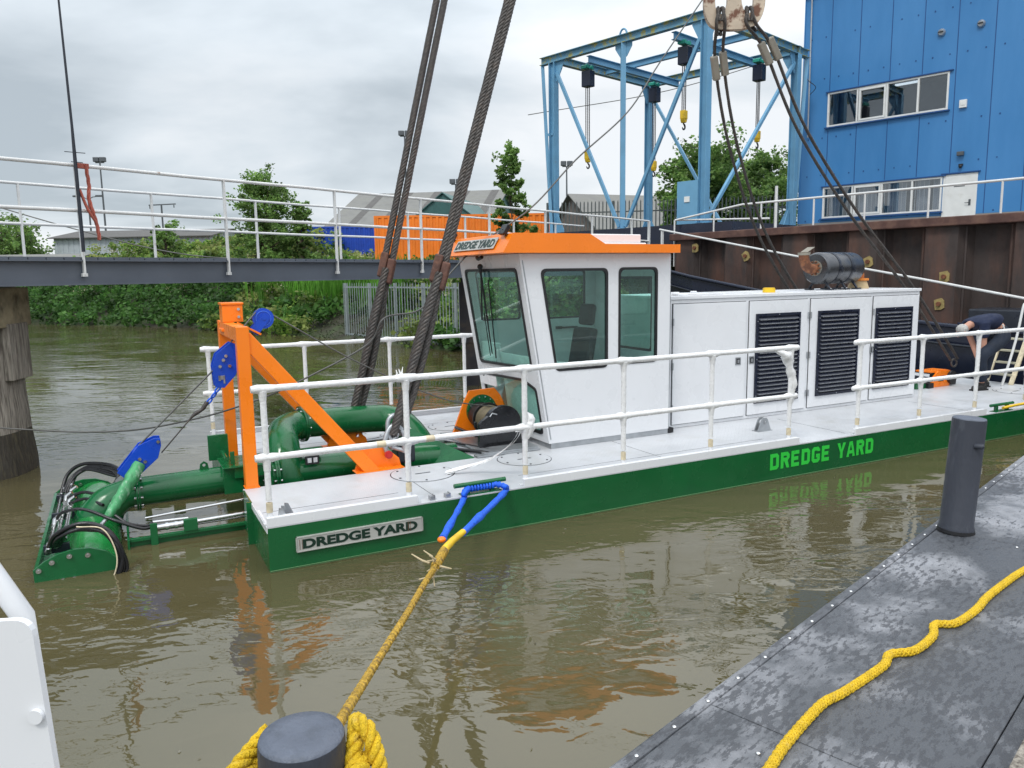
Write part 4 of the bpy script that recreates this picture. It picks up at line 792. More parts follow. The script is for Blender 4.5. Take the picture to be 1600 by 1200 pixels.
for (x, y) in ((6.17, 0.78), (8.9, 3.2)):
    m = MB(); 
    for s_ in (-0.035, 0.025):
        o_ = [(-0.11, 0), (0.11, 0), (0.055, 0.14), (0.03, 0.165), (-0.03, 0.165), (-0.055, 0.14)]; h_ = [(0.03*cos(t), 0.11+0.03*sin(t)) for t in np.linspace(0, 2*pi, 13)[:-1]]
        plate(m, [o_, h_], 0.014, fz(x, y+s_, 0.353))
    m.box((x-.12, y-.07, .3531), (x+.12, y+.05, .359)); m.build('pad_eye', M_galv, deck)
for (x, y) in ((0.12, 0.13), (0.16, 0.20), (0.09, 0.07)): MB().prism([(0, 0), (0.1, 0), (0.05, 0.12), (0.02, 0.13)], fz(x, y, 0.353), 0.012).build('bow_lug', M_galv, deck)
for (x, y) in ((1.42, 0.03), (1.57, 0.03), (10.55, .03), (10.7, .03)): MB().box((x, y, 0.3531), (x+0.035, y+0.06, 0.39)).box((x+.036, y, 0.3531), (x+0.045, y+0.06, 0.40)).build('rail_socket', M_galv, deck)
# raised coaming strips at the rails
for a, b in ((0.0, 1.29), (2.36, 5.98), (6.93, 9.55), (11.0, LEN)):
    for y0, y1 in ((0.001, 0.02), (BM-0.02, BM-0.001)): MB().box((a, y0, 0.3532), (b, y1, 0.425)).box((a, y0+(0.0195 if y0 < 1 else -0.04), 0.419), (b, y1+(0.04 if y0 < 1 else -0.0195), 0.4249)).build('coaming_strip', M_white, deck)
MB().box((0.001, 0.021, 0.3532), (0.02, 0.5, 0.36)).box((-0.006, 0.001, 0.3), (-0.0005, 1.28, 0.352)).build('bow_edge', M_white, deck)
# hull nameplate and lettering
pl = MB(); pl.box((0.225, -0.022, 0.113), (1.31, -0.001, 0.232)).box((0.215, -0.026, 0.228), (1.32, -0.001, 0.236)).box((0.215, -0.026, 0.109), (1.32, -0.001, 0.117)).box((0.215, -0.026, 0.109), (0.223, -0.001, 0.236)).box((1.312, -0.026, 0.109), (1.32, -0.001, 0.236))
npl = pl.build('name_plate', M_alu, hull)
text(MB(), 'DREDGE YARD', 1.00, 0.082, 0.003, fz(0.268, -0.0222, 0.132), 0.045).build('plate_lettering', M_ink, npl)
MB().box((0.242, -0.0245, 0.13), (0.246, -0.0221, 0.215)).box((0.262, -.0245, .13), (.265, -.0221, .215)).box((1.18, -.0258, .128), (1.184, -.0254, .218)).box((1.2, -.0258, .128), (1.203, -.0254, .218)).build('tape_edges', M_rust, npl)
# main logo: condensed bold letters drawn from strokes
def logo(mb, s, x0, z0, ht, cw, st, y, t):
    def R_(l, b, r, tp): return ('r', l, b, r, tp)
    for ch in s:
        if ch == ' ': x0 += cw*0.62; continue
        wd = cw*0.82; o = lambda loops: plate(mb, [[(x0+px*wd, z0+pz*ht) for px, pz in lp] for lp in loops], t, fz(0, y, 0))
        a = st/wd; b = st/ht; c = 0.22; cz = c*wd/ht
        if ch == 'D': o([[(0, 0), (1-c, 0), (1, cz), (1, 1-cz), (1-c, 1), (0, 1)], [(a, b), (a, 1-b), (1-a-.04, 1-b), (1-a, 1-b-.04), (1-a, b+.04), (1-a-.04, b)]])
        elif ch == 'R': o([[(0, 0), (a, 0), (a, .42), (.42, .42), (1-a, 0), (1, 0), (.80, .45), (1, .45+cz), (1, 1-cz), (1-c, 1), (0, 1)], [(a, .42+b), (a, 1-b), (1-a-.04, 1-b), (1-a, 1-b-.03), (1-a, .45+b), (1-a-.04, .42+b)]])
        elif ch == 'E': o([[(0, 0), (.92, 0), (.92, b), (a, b), (a, .5-b/2), (.82, .5-b/2), (.82, .5+b/2), (a, .5+b/2), (a, 1-b), (.92, 1-b), (.92, 1), (0, 1)]])
        elif ch == 'G': o([[(c, 0), (1-c, 0), (1, cz), (1, .55), (.52, .55), (.52, .55-b), (1-a, .55-b), (1-a, b+.02), (1-a-.04, b), (a+.04, b), (a, b+.03), (a, 1-b-.03), (a+.04, 1-b), (1-a-.04, 1-b), (1-a, 1-b-.03), (1-a, .72), (1, .72), (1, 1-cz), (1-c, 1), (c, 1), (0, 1-cz), (0, cz)]])
        elif ch == 'Y': o([[(.5-a/2, 0), (.5+a/2, 0), (.5+a/2, .40), (1.04, 1), (1.04-a*1.1, 1), (.5, .56), (-.04+a*1.1, 1), (-.04, 1), (.5-a/2, .40)]])
        elif ch == 'A': o([[(-.04, 0), (-.04+a, 0), (.27, .2), (.73, .2), (1.04-a, 0), (1.04, 0), (.5+a*.62, 1), (.5-a*.62, 1)], [(.34, .2+b*.9), (.5, .80), (.66, .2+b*.9)]])
        x0 += cw
lg_ = MB(); logo(lg_, 'DREDGE YARD', 0, 0, 0.187, 0.1660, 0.043, 0, 0.002)
lgo = lg_.build('hull_lettering', M_logo, hull, loc=(5.52, -0.0022, 0.095))
# cleats
def cleat(x, y, yb=False):
    m = MB(); m.tube([(x, y, 0.445), (x+0.52, y, 0.445)], 0.021, 12)
    for q in (0.13, 0.38): m.box((x+q-0.018, y-0.02, 0.3531), (x+q+0.018, y+0.02, 0.43))
    m.box((x+0.06, y-0.045, 0.3533), (x+0.46, y+0.045, 0.361)); return m.build('cleat', M_green2, dr)
cleat(1.66, 0.055); cleat(9.72, 0.055); cleat(1.66, BM-0.06)
# ---------------- guard rails (wrapped in plastic)
def wobble(p0, p1, r, step=0.06, j=0.06):
    p0, p1 = Vec(p0), Vec(p1); n = max(2, int((p1-p0).length/step)); pts = []; rr = []
    for i in range(n+1): q = p0+(p1-p0)*i/n; pts.append(q); rr.append(r*(1+j*noise.noise(q*9)+0.05*(noise.noise(q*2.2))))
    return pts, rr
def rsec(y, posts, x0, x1, closed_end, near):
    g = thing('guard_rail', '', 'rail'); g.parent = dr; z1, z2 = 1.475, 0.915
    for z in (z1, z2):
        m = MB(); p, r = wobble((x0, y, z), (x1, y, z), 0.0275); m.tube(p, r, 10, jit=0.03); m.ball((x0, y, z), 0.031, 10).ball((x1, y, z), 0.032, 10); m.build('rail_tube', M_wrap, g)
    for x in posts:
        m = MB(); p, r = wobble((x, y, 0.56), (x, y, z1), 0.026); m.tube(p, r, 10, jit=0.03)
        for z in (z1, z2): m.tube([(x, y, z-0.11), (x, y, z-0.05), (x, y, z-0.02)], [0.027, 0.033, 0.040], 10, jit=0.1).tube([(x-0.09, y, z), (x-0.04, y, z+.002), (x+0.05, y, z-.002), (x+0.1, y, z)], [0.029, 0.038, 0.036, 0.030], 10, jit=0.08)
        m.build('post', M_wrap, g)
        MB().cyl((x, y, 0.46), (x, y, 0.54), 0.0262, seg=12).build('tan_tape_band', M_tape, g)
        MB().cyl((x, y, 0.3532), (x, y, 0.50), 0.024, seg=12).box((x-0.05, y+0.0, 0.3533), (x+0.05, y+0.05, 0.362)).build('post_foot', M_white, g)
    if near: MB().cyl((posts[1]+0.17, y, z2), (posts[1]+0.25, y, z2), 0.0295, seg=12).cyl((posts[1]-0.28, y, z2), (posts[1]-0.2, y, z2), 0.0295, seg=12).build('tan_tape_band', M_tape, g)
    return g
P1 = [0.035, 1.23, 2.40, 3.535, 4.69, 5.86]; P2 = [7.02, 8.19, 9.36, 10.53, 11.7, 12.6]
gr = rsec(0.06, P1, 0.02, 5.86, True, True); rsec(0.06, P2, 6.93, LEN, False, False); rsec(BM-0.06, P1, 0.02, 5.86, True, False); rsec(BM-0.06, P2, 7.0, LEN, False, False)
# loose film: torn bits and the sheet trailing to the deck
m = MB()
def shred(p, n, L_, wd):
    for i in range(n):
        d = Vec(rng.normal(size=3)); d.z = abs(d.z); d = d.normalized()*L_*rng.uniform(.5, 1); a = Vec(p); b = a+d*0.5+Vec(rng.normal(size=3))*L_*.15; c = a+d
        s_ = Vec(rng.normal(size=3)).normalized()*wd; m.add([a-s_, a+s_, b+s_*.7, b-s_*.7, c+s_*.2, c-s_*.2], [(0, 1, 2, 3), (3, 2, 4, 5)], 0, True)
shred((1.2, 0.06, 1.49), 5, 0.09, 0.012); shred((1.12, 0.06, 1.44), 3, 0.06, 0.012); shred((2.42, 0.06, 0.86), 4, 0.12, 0.02)
m.tube(catmull([(5.62, 0.06, 1.45), (5.78, 0.06, 1.39), (5.85, 0.06, 1.22), (5.90, 0.06, 1.05), (5.86, 0.06, .8)], 4), [0.02, .03, .035, 0.045, 0.055, .05, .052, .04, .05, .048, .045, .04, .045, .035, .03, .03, .025], 9, jit=0.3)
m.tube(catmull([(2.42, 0.07, 1.05), (2.46, 0.08, 0.98), (2.45, 0.07, 0.9), (2.42, .06, .8)], 3), [0.02, .03, .045, .055, .05, .055, .05, .04, .03, .02], 8, jit=0.25)
m.build('torn_wrapping', M_wrap, gr)
M_film = glass('clear_plastic_film', (0.80, 0.80, 0.82), 3.0)
m = MB(); pa = catmull([(2.42, 0.12, 0.92), (2.40, 0.3, 0.72), (2.28, 0.55, 0.52), (2.1, 0.72, 0.42), (1.9, 0.8, 0.37)], 6)
for k in range(3):
    vv = []
    for i, p in enumerate(pa): q = Vec((0.5, 0.3, 0.3))*0.03*(1.2+0.5*sin(i*0.5+k*2)); o_ = Vec((0.02*sin(k*2+i*.3), 0.02*cos(k*2.3), 0.008*k)); vv += [p+o_-q, p+o_+q]
    m.add(vv, [(2*i, 2*i+1, 2*i+3, 2*i+2) for i in range(len(pa)-1)], 0, True)
m.build('plastic_film_strip', M_wrap, gr)
# ---------------- orange bow frame
bf = MB(); W_ = 0.115
frm = thing('bow_frame', '', ''); frm.parent = dr
for y in (1.28, 2.62):
    m = MB(); m.box((0.025, y, 0.353), (0.14, y+0.12, 1.90)); m.box((0.015, y-.01, 0.3532), (0.155, y+0.13, 0.362)); m.build('post', M_orange, frm, bev=0.006)
    s_ = MB(); s_.bar((0.10, y+0.06, 1.80), (1.30, y+0.06, 0.33), 0.09, 0.135, (0, 0, 1)); ob = s_.build('strut', M_orange, frm, bev=0.006)
    yy = y+0.105 if y < 2 else y-0.03
    f_m = MB(); plate(f_m, [[(1.12, 0.3532), (1.62, 0.3532), (1.60, 0.44), (1.42, 0.60), (1.22, 0.62)], [(1.50+0.022*cos(t), 0.47+0.022*sin(t)) for t in np.linspace(0, 2*pi, 13)[:-1]]], 0.03, fz(0, yy+0.05, 0)); f_m.box((1.1, y-.0, .3533), (1.62, y+.16, .363)); f_m.build('foot_plate', M_orange, frm, bev=0.003)
MB().box((0.03, 1.401, 1.76), (0.135, 2.619, 1.895)).build('cross_beam', M_orange, frm, bev=0.006)
MB().box((0.03, 2.26, 1.897), (0.235, 2.50, 2.075)).box((0.02, 2.25, 2.075), (0.245, 2.51, 2.10)).box((0.01, 2.24, 1.80), (0.25, 2.52, 1.83)).build('head_block', M_orange, frm, bev=0.006)
m = MB()
for z in (1.95, 2.03): m.cyl((0.19, 2.245, z), (0.19, 2.26, z), 0.016, seg=6)
m.build('head_bolts', M_chrome, frm)
MB().box((0.08, 1.405, 1.70), (0.10, 1.55, 1.75)).tube([(0.142, 1.42, 0.45), (0.142, 1.42, 1.72)], 0.008, 6).build('cable_duct', M_black, frm)
# small sheave behind the head
sv = MB(); C0 = Vec((0.40, 2.05, 1.935)); sv.cyl((0.40, 2.02, 1.935), (0.40, 2.035, 1.935), 0.105, seg=28).cyl((0.40, 2.065, 1.935), (0.40, 2.08, 1.935), 0.105, seg=28).cyl((0.40, 2.036, 1.935), (0.40, 2.064, 1.935), 0.085, seg=28)
sv.prism([(0.40, 1.99), (0.46, 1.93), (0.33, 1.76), (0.25, 1.82)], fz(0, 2.018, 0), 0.012).prism([(0.40, 1.99), (0.46, 1.93), (0.33, 1.76), (0.25, 1.82)], fz(0, 2.094, 0), 0.012).cyl((0.40, 2.0, 1.935), (0.40, 2.1, 1.935), 0.02, seg=10)
svo = sv.build('guide_sheave', M_blue, frm); MB().bar((0.15, 2.05, 1.895), (0.36, 2.05, 1.775), 0.16, 0.02).build('sheave_bracket', M_orange, frm)
tr_ = MB(); tr_.tube([(0.40+0.075*cos(t), 2.018, 1.935+0.075*sin(t)) for t in np.linspace(0, 2*pi, 25)], 0.004, 5).build('sheave_ring', mat('light_blue_edge', (0.05, 0.16, 0.7), 0.4), svo)
# blue pulley blocks
def block(pts_, y0, y1, nm, pin):
    m = MB()
    for y in (y0, y1): m.prism(pts_, fz(0, y, 0), 0.014)
    cx = sum(p[0] for p in pts_)/len(pts_); cz = sum(p[1] for p in pts_)/len(pts_)
    m.cyl((cx, y0, cz), (cx, y1, cz), 0.10, seg=24)
    o = m.build(nm, M_blue, dr, bev=0.003); b = MB()
    for (x, z) in pin: b.cyl((x, y0-0.032, z), (x, y0-0.014, z), 0.017, seg=6)
    b.build('pins', M_chrome, o); return o
ub = block([(-0.145, 1.30), (-0.06, 1.285), (0.05, 1.40), (0.09, 1.50), (0.09, 1.70), (0.02, 1.73), (-0.12, 1.62), (-0.16, 1.50)][::1], 1.72, 1.86, 'upper_pulley_block', [(-0.055, 1.56), (0.0, 1.50), (-0.03, 1.60), (-.09, 1.5)])
MB().box((-0.11, 1.700, 1.37), (-0.05, 1.7055, 1.41)).box((-.11, 1.70, 1.41), (-.09, 1.7055, 1.36)).box((-.065, 1.7, 1.33), (-.05, 1.7055, 1.40)).build('label_plate', M_galv, ub)
lb = block([(-1.06, 0.56), (-0.99, 0.49), (-0.92, 0.47), (-0.70, 0.66), (-0.665, 0.78), (-0.67, 0.85), (-0.72, 0.855), (-0.86, 0.80)], 1.72, 1.86, 'lower_pulley_block', [(-0.86, 0.67), (-0.815, 0.64), (-0.69, 0.82)])
# ---------------- suction pipe, ladder and pump
def elbow(c, a0, a1, R, plane, y, r, n=10):
    return [Vec((c[0]+R*cos(t), y, c[1]+R*sin(t))) for t in np.linspace(a0, a1, n)]
YC = 1.95
sp = thing('suction_ladder', '', ''); sp.parent = dr
m = MB(); m.tube([(-0.88, YC, 0.295), (0.42, YC, 0.31)], 0.142, 28); m.build('suction_pipe', M_green2, sp)
def flange(x, y, z, ax, r, t, nb, nm='flange', par=sp, mt=None):
    ax = Vec(ax); m = MB(); p = Vec((x, y, z)); m.cyl(p-ax*t, p-ax*0.002, r, seg=28).cyl(p+ax*0.002, p+ax*t, r, seg=28); o = m.build(nm, mt or M_green2, par, bev=0.003)
    b = MB(); e1 = ax.orthogonal().normalized(); e2 = ax.cross(e1)
    for k in range(nb): q = p+(e1*cos(2*pi*k/nb)+e2*sin(2*pi*k/nb))*r*0.84; b.cyl(q-ax*(t+0.02), q+ax*(t+0.02), 0.013, seg=6)
    b.build('bolts', M_chrome, o); return o
flange(-0.895, YC, 0.295, (1, 0, 0), 0.185, 0.02, 10); flange(0.30, YC, 0.31, (1, 0, 0), 0.185, 0.02, 10)
m = MB(); m.tube(catmull([(-0.915, YC, 0.295), (-1.02, YC, 0.28), (-1.16, YC, 0.20), (-1.26, YC, 0.05), (-1.3, YC, -0.12)], 6), [0.145]*7+[0.15+0.006*i for i in range(18)], 24); m.build('suction_elbow', M_green2, sp)
m = MB(); m.box((-0.02, YC-0.24, 0.36), (0.30, YC+0.24, 0.49)).box((-0.12, YC-0.20, 0.20), (0.06, YC+0.20, 0.47)).box((-0.13, YC-.26, .47), (.3, YC+.26, .485)); m.box((-0.04, YC-0.16, 0.49), (0.0, YC-0.13, 0.62)).box((0.12, YC-0.2, 0.49), (0.15, YC+0.2, 0.60)).cyl((-0.08, YC-.18, .56), (-.08, YC+.18, .56), .02, seg=8).box((-.2, YC+.3, .45), (0, YC+.34, .72)); m.build('ladder_hinge', M_green2, sp, bev=0.004)
m = MB(); 
for x in (-0.28, 0.95, 1.1):
    o_ = [(x-0.05, 0.42), (x+0.05, 0.42), (x+0.035, 0.50), (x, 0.525), (x-0.035, 0.50)]; plate(m, [o_, [(x+0.016*cos(t), 0.485+0.016*sin(t)) for t in np.linspace(0, 2*pi, 11)[:-1]]], 0.014, fz(0, YC, 0))
m.build('lifting_lugs', M_green2, sp)
m = MB()                                                           # lattice frame below the pipe
for y in (1.22, 2.70): m.box((-1.0, y, 0.02), (0.0, y+0.03, 0.05)).box((-1.0, y+0.031, -0.28), (0.0, y+0.045, 0.049)).box((-0.83, y-0.015, -0.10), (-0.77, y-0.0005, 0.17)).box((-0.55, y-0.012, 0.0505), (-0.43, y+0.03, 0.16))
m.box((-1.02, 1.18, -0.28), (-1.0005, 2.75, 0.06)); m.build('ladder_frame', M_green2, sp, bev=0.003)
m = MB()
m.tube([(-0.80, 1.30, 0.10), (-0.42, 1.30, 0.105)], 0.028, 12).tube([(-0.42, 1.30, 0.105), (0.02, 1.30, 0.115)], 0.020, 12).tube([(-0.80, 1.33, 0.04+.03), (0.02, 1.33, 0.075)], 0.012, 8).tube([(-0.86, 1.42, 0.17), (0.02, 1.42, 0.22)], 0.012, 8).tube([(-.8, 1.36, .14), (-.5, 1.36, .13)], .014, 8)
for x in (-0.8, -0.7, -0.62, -.5, -.45): m.cyl((x, 1.30, .1), (x+0.025, 1.30, .1), 0.038, seg=6)
m.build('hydraulic_rods', M_chrome, sp)
# cutter head
ch = thing('cutter_head', '', ''); ch.parent = dr
ep = [(-1.69, -0.20), (-1.70, 0.07), (-1.62, 0.13), (-1.52, 0.178), (-1.41, 0.198), (-1.29, 0.19), (-1.18, 0.145), (-1.08, 0.05), (-1.03, -0.2)]
for y in (0.74, 3.22):
    o = MB().prism(ep, fz(0, y, 0), 0.025).build('end_plate', M_green2, ch, bev=0.004); b = MB(); s_ = -1
    for (x, z) in ((-1.66, 0.065), (-1.565, 0.118), (-1.44, 0.148), (-1.31, 0.135), (-1.06, -0.01), (-1.5, -.045), (-1.42, -.045)): b.cyl((x, y-0.026, z), (x, y-0.040, z), 0.02, seg=16).cyl((x, y-0.04, z), (x, y-0.05, z), 0.011, seg=6)
    b.build('plate_bolts', M_chrome, o)
m = MB(); arc = [(-1.30+0.235*cos(t), -0.075+0.235*sin(t)) for t in np.linspace(-0.4, pi+0.2, 26)]; n = len(arc)
m.add([(x, 0.7405, z) for x, z in arc]+[(x, 3.19, z) for x, z in arc], [(i, i+1, n+i+1, n+i) for i in range(n-1)], 0, True); m.build('shroud', mat('bright_green_shroud', (0.012, 0.19, 0.04), 0.2, var=0.1), ch)
MB().box((-1.69, 0.7405, 0.0), (-1.665, 3.19, 0.085)).box((-1.665, .7405, 0.0), (-1.5, 3.19, 0.015)).box((-1.68, .75, -.25), (-1.67, 3.19, 0)).build('front_lip', M_green2, ch)
m = MB()
for x, z, y0, y1 in ((-1.60, 0.145, 0.9, 2.9), (-1.545, 0.175, 0.95, 2.85), (-1.495, 0.19, 1.1, 2.6), (-1.475, .205, 1.0, 2.5)): m.tube([(x, y0, z), (x, y1, z)], 0.013 if x > -1.52 else 0.018, 8)
for x, z, y in ((-1.60, .145, .93), (-1.545, .175, .98), (-1.5, .2, 1.05), (-1.6, .145, 2.8), (-1.545, .175, 2.75), (-1.5, .2, 2.5), (-1.6, .15, 1.65), (-1.5, .2, 2.1), (-1.53, .22, 2.2)):
    m.tube([(x, y, z), (x+0.01, y+0.03, z+0.05), (x+0.06, y+0.02, z+0.085)], [0.021, 0.024, 0.019], 8).cyl((x, y-.03, z), (x, y+.03, z), .026, seg=6)
m.build('hydraulic_tubes', M_chrome, ch)
MB().box((-1.64, 1.0, 0.10), (-1.45, 1.05, 0.17)).box((-1.64, 2.7, 0.10), (-1.45, 2.75, 0.17)).box((-1.64, 2.0, .10), (-1.45, 2.04, .17)).build('tube_clamps', M_dark, ch)
m = MB()
def hz(pts, r=0.017): m.tube(catmull(pts, 8), r, 8)
hz([(-1.60, 0.95, 0.17), (-1.52, 0.80, 0.32), (-1.33, 0.72, 0.40), (-1.15, 0.66, 0.33), (-1.06, 0.62, 0.12), (-1.12, 0.62, -0.08), (-1.22, 0.68, -.14)], .019)
hz([(-1.56, 1.0, 0.19), (-1.46, 0.82, 0.34), (-1.29, 0.74, 0.385), (-1.12, 0.66, 0.28), (-1.08, 0.64, 0.08), (-1.16, 0.64, -0.09), (-1.3, .70, -.15)], .017)
hz([(-1.5, 1.05, 0.21), (-1.4, 0.85, 0.33), (-1.23, 0.72, 0.35), (-1.10, 0.62, 0.22), (-1.07, 0.62, 0.02), (-1.18, .66, -.12)], .013)
for k_ in range(4):
    a_ = 0.02*k_; hz([(-1.58+a_, 0.96, 0.17), (-1.50+a_, 0.76-a_*.3, 0.30+a_*.6), (-1.32+a_*.5, 0.69, 0.37-a_*.4), (-1.16+a_*.6, 0.64-a_*.2, 0.29), (-1.09+a_, 0.62, 0.08-a_), (-1.17+a_*.7, 0.64, -0.10), (-1.34, 0.70, -.16)], .011+.003*(k_ % 2))
    hz([(-1.58+a_, 2.72, 0.19), (-1.50+a_, 2.82, 0.32+a_*.5), (-1.32, 2.78-a_, 0.43-a_*.5), (-1.10, 2.5-a_, 0.43-a_), (-1.0, 2.35, 0.38)], .011+.003*(k_ % 2))
hz([(-1.60, 2.8, 0.17), (-1.53, 2.9, 0.34), (-1.38, 2.85, 0.44), (-1.15, 2.6, 0.46), (-1.02, 2.4, 0.42)], .019)
hz([(-1.55, 2.75, 0.2), (-1.45, 2.8, 0.34), (-1.3, 2.75, 0.41), (-1.12, 2.5, 0.42), (-1.05, 2.3, 0.38)], .016)
hz([(-1.04, 2.3, .44), (-1.1, 2.2, .34), (-1.25, 2.1, 0.26), (-1.32, 2.1, .24)], .018)
hz([(-1.5, 2.2, 0.26), (-1.36, 2.1, 0.32), (-1.2, 1.9, 0.30), (-1.1, 1.75, 0.26)], .016)
hz([(-1.49, 2.05, 0.24), (-1.34, 1.95, 0.29), (-1.2, 1.75, 0.26)], .015)
hz([(-1.58, 1.68, 0.20), (-1.52, 1.6, 0.28), (-1.35, 1.5, 0.31), (-1.1, 1.3, 0.22), (-0.9, 1.25, 0.13), (-0.8, 1.28, 0.12)], .015)
hz([(-1.1, 1.4, 0.24), (-1.0, 1.32, 0.17), (-0.86, 1.34, 0.12), (-.8, 1.36, .14)], .015)
m.build('hydraulic_hoses', M_hose, ch)
hz2 = MB(); hz2.tube(catmull([(-1.37, 0.70, 0.385), (-1.18, 0.63, 0.35), (-1.10, 0.59, 0.12), (-1.16, 0.60, -0.08), (-1.3, .66, -.14)], 8), 0.006, 6); hz2.build('tan_hose_stripe', M_tape, ch)
m = MB(); m.tube(catmull([(-0.86, 1.72, 0.62), (-0.98, 1.62, 0.45), (-1.10, 1.52, 0.30), (-1.18, 1.45, 0.20)], 6), [0.055, .06, .058, .06, .062, .058, .06, .056, .055, .05, .053, .05, .048, .045, .044, .04, .035, .03, .03], 10, jit=0.12); m.build('wrapped_lifting_arm', M_green3, ch)
m = MB(); m.tube([(-1.17, 1.46, 0.21), (-1.22, 1.40, 0.17), (-1.26, 1.36, 0.14)], 0.018, 8).box((-1.32, 1.31, 0.11), (-1.22, 1.41, 0.135)).bar((-0.95, 2.0, 0.5), (-1.2, 2.45, .17), 0.05, 0.05); m.build('arm_shackle', M_galv, ch)
# pump elbow and discharge pipe
m = MB(); m.tube(catmull([(0.34, 1.78, 0.335), (0.52, 1.78, 0.335), (0.80, 1.78, 0.335), (1.35, 1.78, 0.33), (1.9, 1.80, 0.30), (2.4, 1.80, 0.28)], 4), 0.155, 28); m.build('pump_body', M_green2, dr)
m = MB(); m.tube(catmull([(0.52, 1.78, 0.20), (0.50, 1.80, 0.40), (0.51, 1.95, 0.60), (0.56, 2.2, 0.68), (0.68, 2.42, 0.69), (0.82, 2.52, 0.69)], 7), [0.19, .2, .2, .2, .195, .19, .19, .185, .185, .18, .178, .175, .17, .17, .168, .166, .165]+[.163]*19, 26)
m.build('pump_elbow', M_green2, dr, bev=0)
flange(0.84, 2.55, 0.69, Vec((1, 0.18, 0)).normalized(), 0.205, 0.022, 10, 'pipe_flange', dr)
m = MB(); m.tube(catmull([(0.86, 2.555, 0.69), (1.2, 2.6, 0.675), (1.7, 2.62, 0.655), (1.88, 2.58, 0.64), (2.02, 2.44, 0.58), (2.12, 2.25, 0.42), (2.2, 2.1, 0.2)], 7), 0.162, 28); m.build('discharge_pipe', M_green2, dr)
flange(0.385, 1.78, 0.335, (1, 0, 0), 0.21, 0.02, 10, 'pipe_flange', dr)
m = MB(); m.box((0.62, 1.62, 0.55), (0.86, 1.78, 0.575)).box((.72, 1.6, .48), (.74, 1.7, .55)); m.build('pump_bracket', M_green2, dr)
MB().box((0.66, 1.585, 0.44), (0.80, 1.61, 0.53)).box((0.68, 1.582, 0.46), (0.72, 1.5845, 0.51), 1).box((0.74, 1.582, .46), (.78, 1.5845, .51), 1).build('valve_block', [M_black, M_chrome], dr)
# green well coaming plate, sloping side plates, cables and channels in the well
m = MB(); m.add([(1.93, 1.5, 0.0), (2.43, 1.31, 0.0), (2.43, 1.31, 0.36), (1.93, 2.35, 0.62), (1.98, 2.7, 0.62), (2.43, 2.7, 0.35)], [(0, 1, 2, 3), (3, 2, 5, 4)]); m.build('sloping_guard_plate', M_green2, dr)
m = MB(); m.tube(catmull([(1.75, 2.5, 0.35), (2.1, 2.1, 0.37), (2.42, 1.6, 0.385), (2.6, 1.35, .38), (2.75, 1.3, .3)], 6), 0.022, 8).tube(catmull([(2.45, 2.2, 0.37), (2.6, 1.7, .39), (2.75, 1.4, .37)], 6), 0.014, 8); m.build('deck_cables', M_hose, dr)
m = MB()
for k in (0, 0.10, .2): m.bar((2.35+k, 2.6, 0.366), (2.75+k, 1.38, 0.366), 0.06, 0.03)
m.box((2.45, 1.26, 0.36), (3.24, 1.36, 0.375)); m.build('winch_base_channels', M_galv, dr)
# ---------------- winch
wi = thing('winch', '', ''); wi.parent = dr
MB().box((2.55, 1.30, 0.376), (3.24, 2.6, 0.392)).build('bed_plate', M_galv, wi)
op = [(2.56, 0.392), (2.60, 0.46), (2.72, 0.76), (2.74, 0.80), (2.82, 0.945), (3.16, 0.955), (3.24, 0.86), (3.32, 0.70), (3.32, 0.392)]
plate(MB(), [op], 0.03, fz(0, 2.30, 0)).box((2.56, 2.3005, .3925), (2.9, 2.42, .41)).build('orange_side_frame', M_orange, wi, bev=0.004)
plate(MB(), [[(2.97+0.20*cos(t), 0.69+0.20*sin(t)) for t in np.linspace(0, 2*pi, 37)[:-1]]], 0.03, fz(0, 2.269, 0)).build('green_gear_ring', M_green2, wi)
m = MB()
for k in range(14): a = 2*pi*k/14; m.cyl((2.97+0.175*cos(a), 2.238, 0.69+.175*sin(a)), (2.97+.175*cos(a), 2.225, 0.69+.175*sin(a)), 0.010, seg=6)
m.build('gear_bolts', M_chrome, wi)
m = MB(); C_ = (2.93, 0.63)
m.cyl((C_[0], 2.23, .65), (C_[0], 2.0, .65), 0.155, seg=32).cyl((C_[0], 2.0, C_[1]), (C_[0], 1.985, C_[1]), 0.20, seg=40).cyl((C_[0], 1.70, C_[1]), (C_[0], 1.66, C_[1]), 0.20, seg=40)
m.build('drum_flanges', M_black, wi)
m = MB(); 
for i in range(16): yy = 1.72+i*0.017; m.tube([(C_[0]+0.165*cos(t), yy, C_[1]+0.165*sin(t)) for t in np.linspace(0, 2*pi, 33)], 0.0095, 5)
m.cyl((C_[0], 1.985, C_[1]), (C_[0], 1.70, C_[1]), 0.162, seg=36); m.build('wound_wire', mat('tan_greased_wire', (0.22, 0.18, 0.11), 0.5, .3, var=.2), wi)
hs = [(2.62, 0.392), (2.62, 0.66), (2.66, 0.70)]+[(C_[0]+0.225*cos(t), C_[1]+0.225*sin(t)) for t in np.linspace(2.6, 0.0, 16)]+[(3.16, 0.392)]
plate(MB(), [hs], 0.06, fz(0, 1.62, 0)).box((2.60, 1.65, 0.50), (2.64, 2.26, 0.53)).box((2.60, 1.65, .62), (2.63, 1.68, .68)).box((2.66, 1.56, .393), (3.1, 1.6195, .44)).build('winch_housing', mat('gloss_black_housing', (0.012, 0.013, 0.016), 0.22), wi, bev=0.006)
MB().tube([(2.84, 1.558, 0.76), (2.78, 1.558, 0.78), (2.75, 1.558, 0.74)], 0.008, 6).build('housing_clip', M_galv, wi)
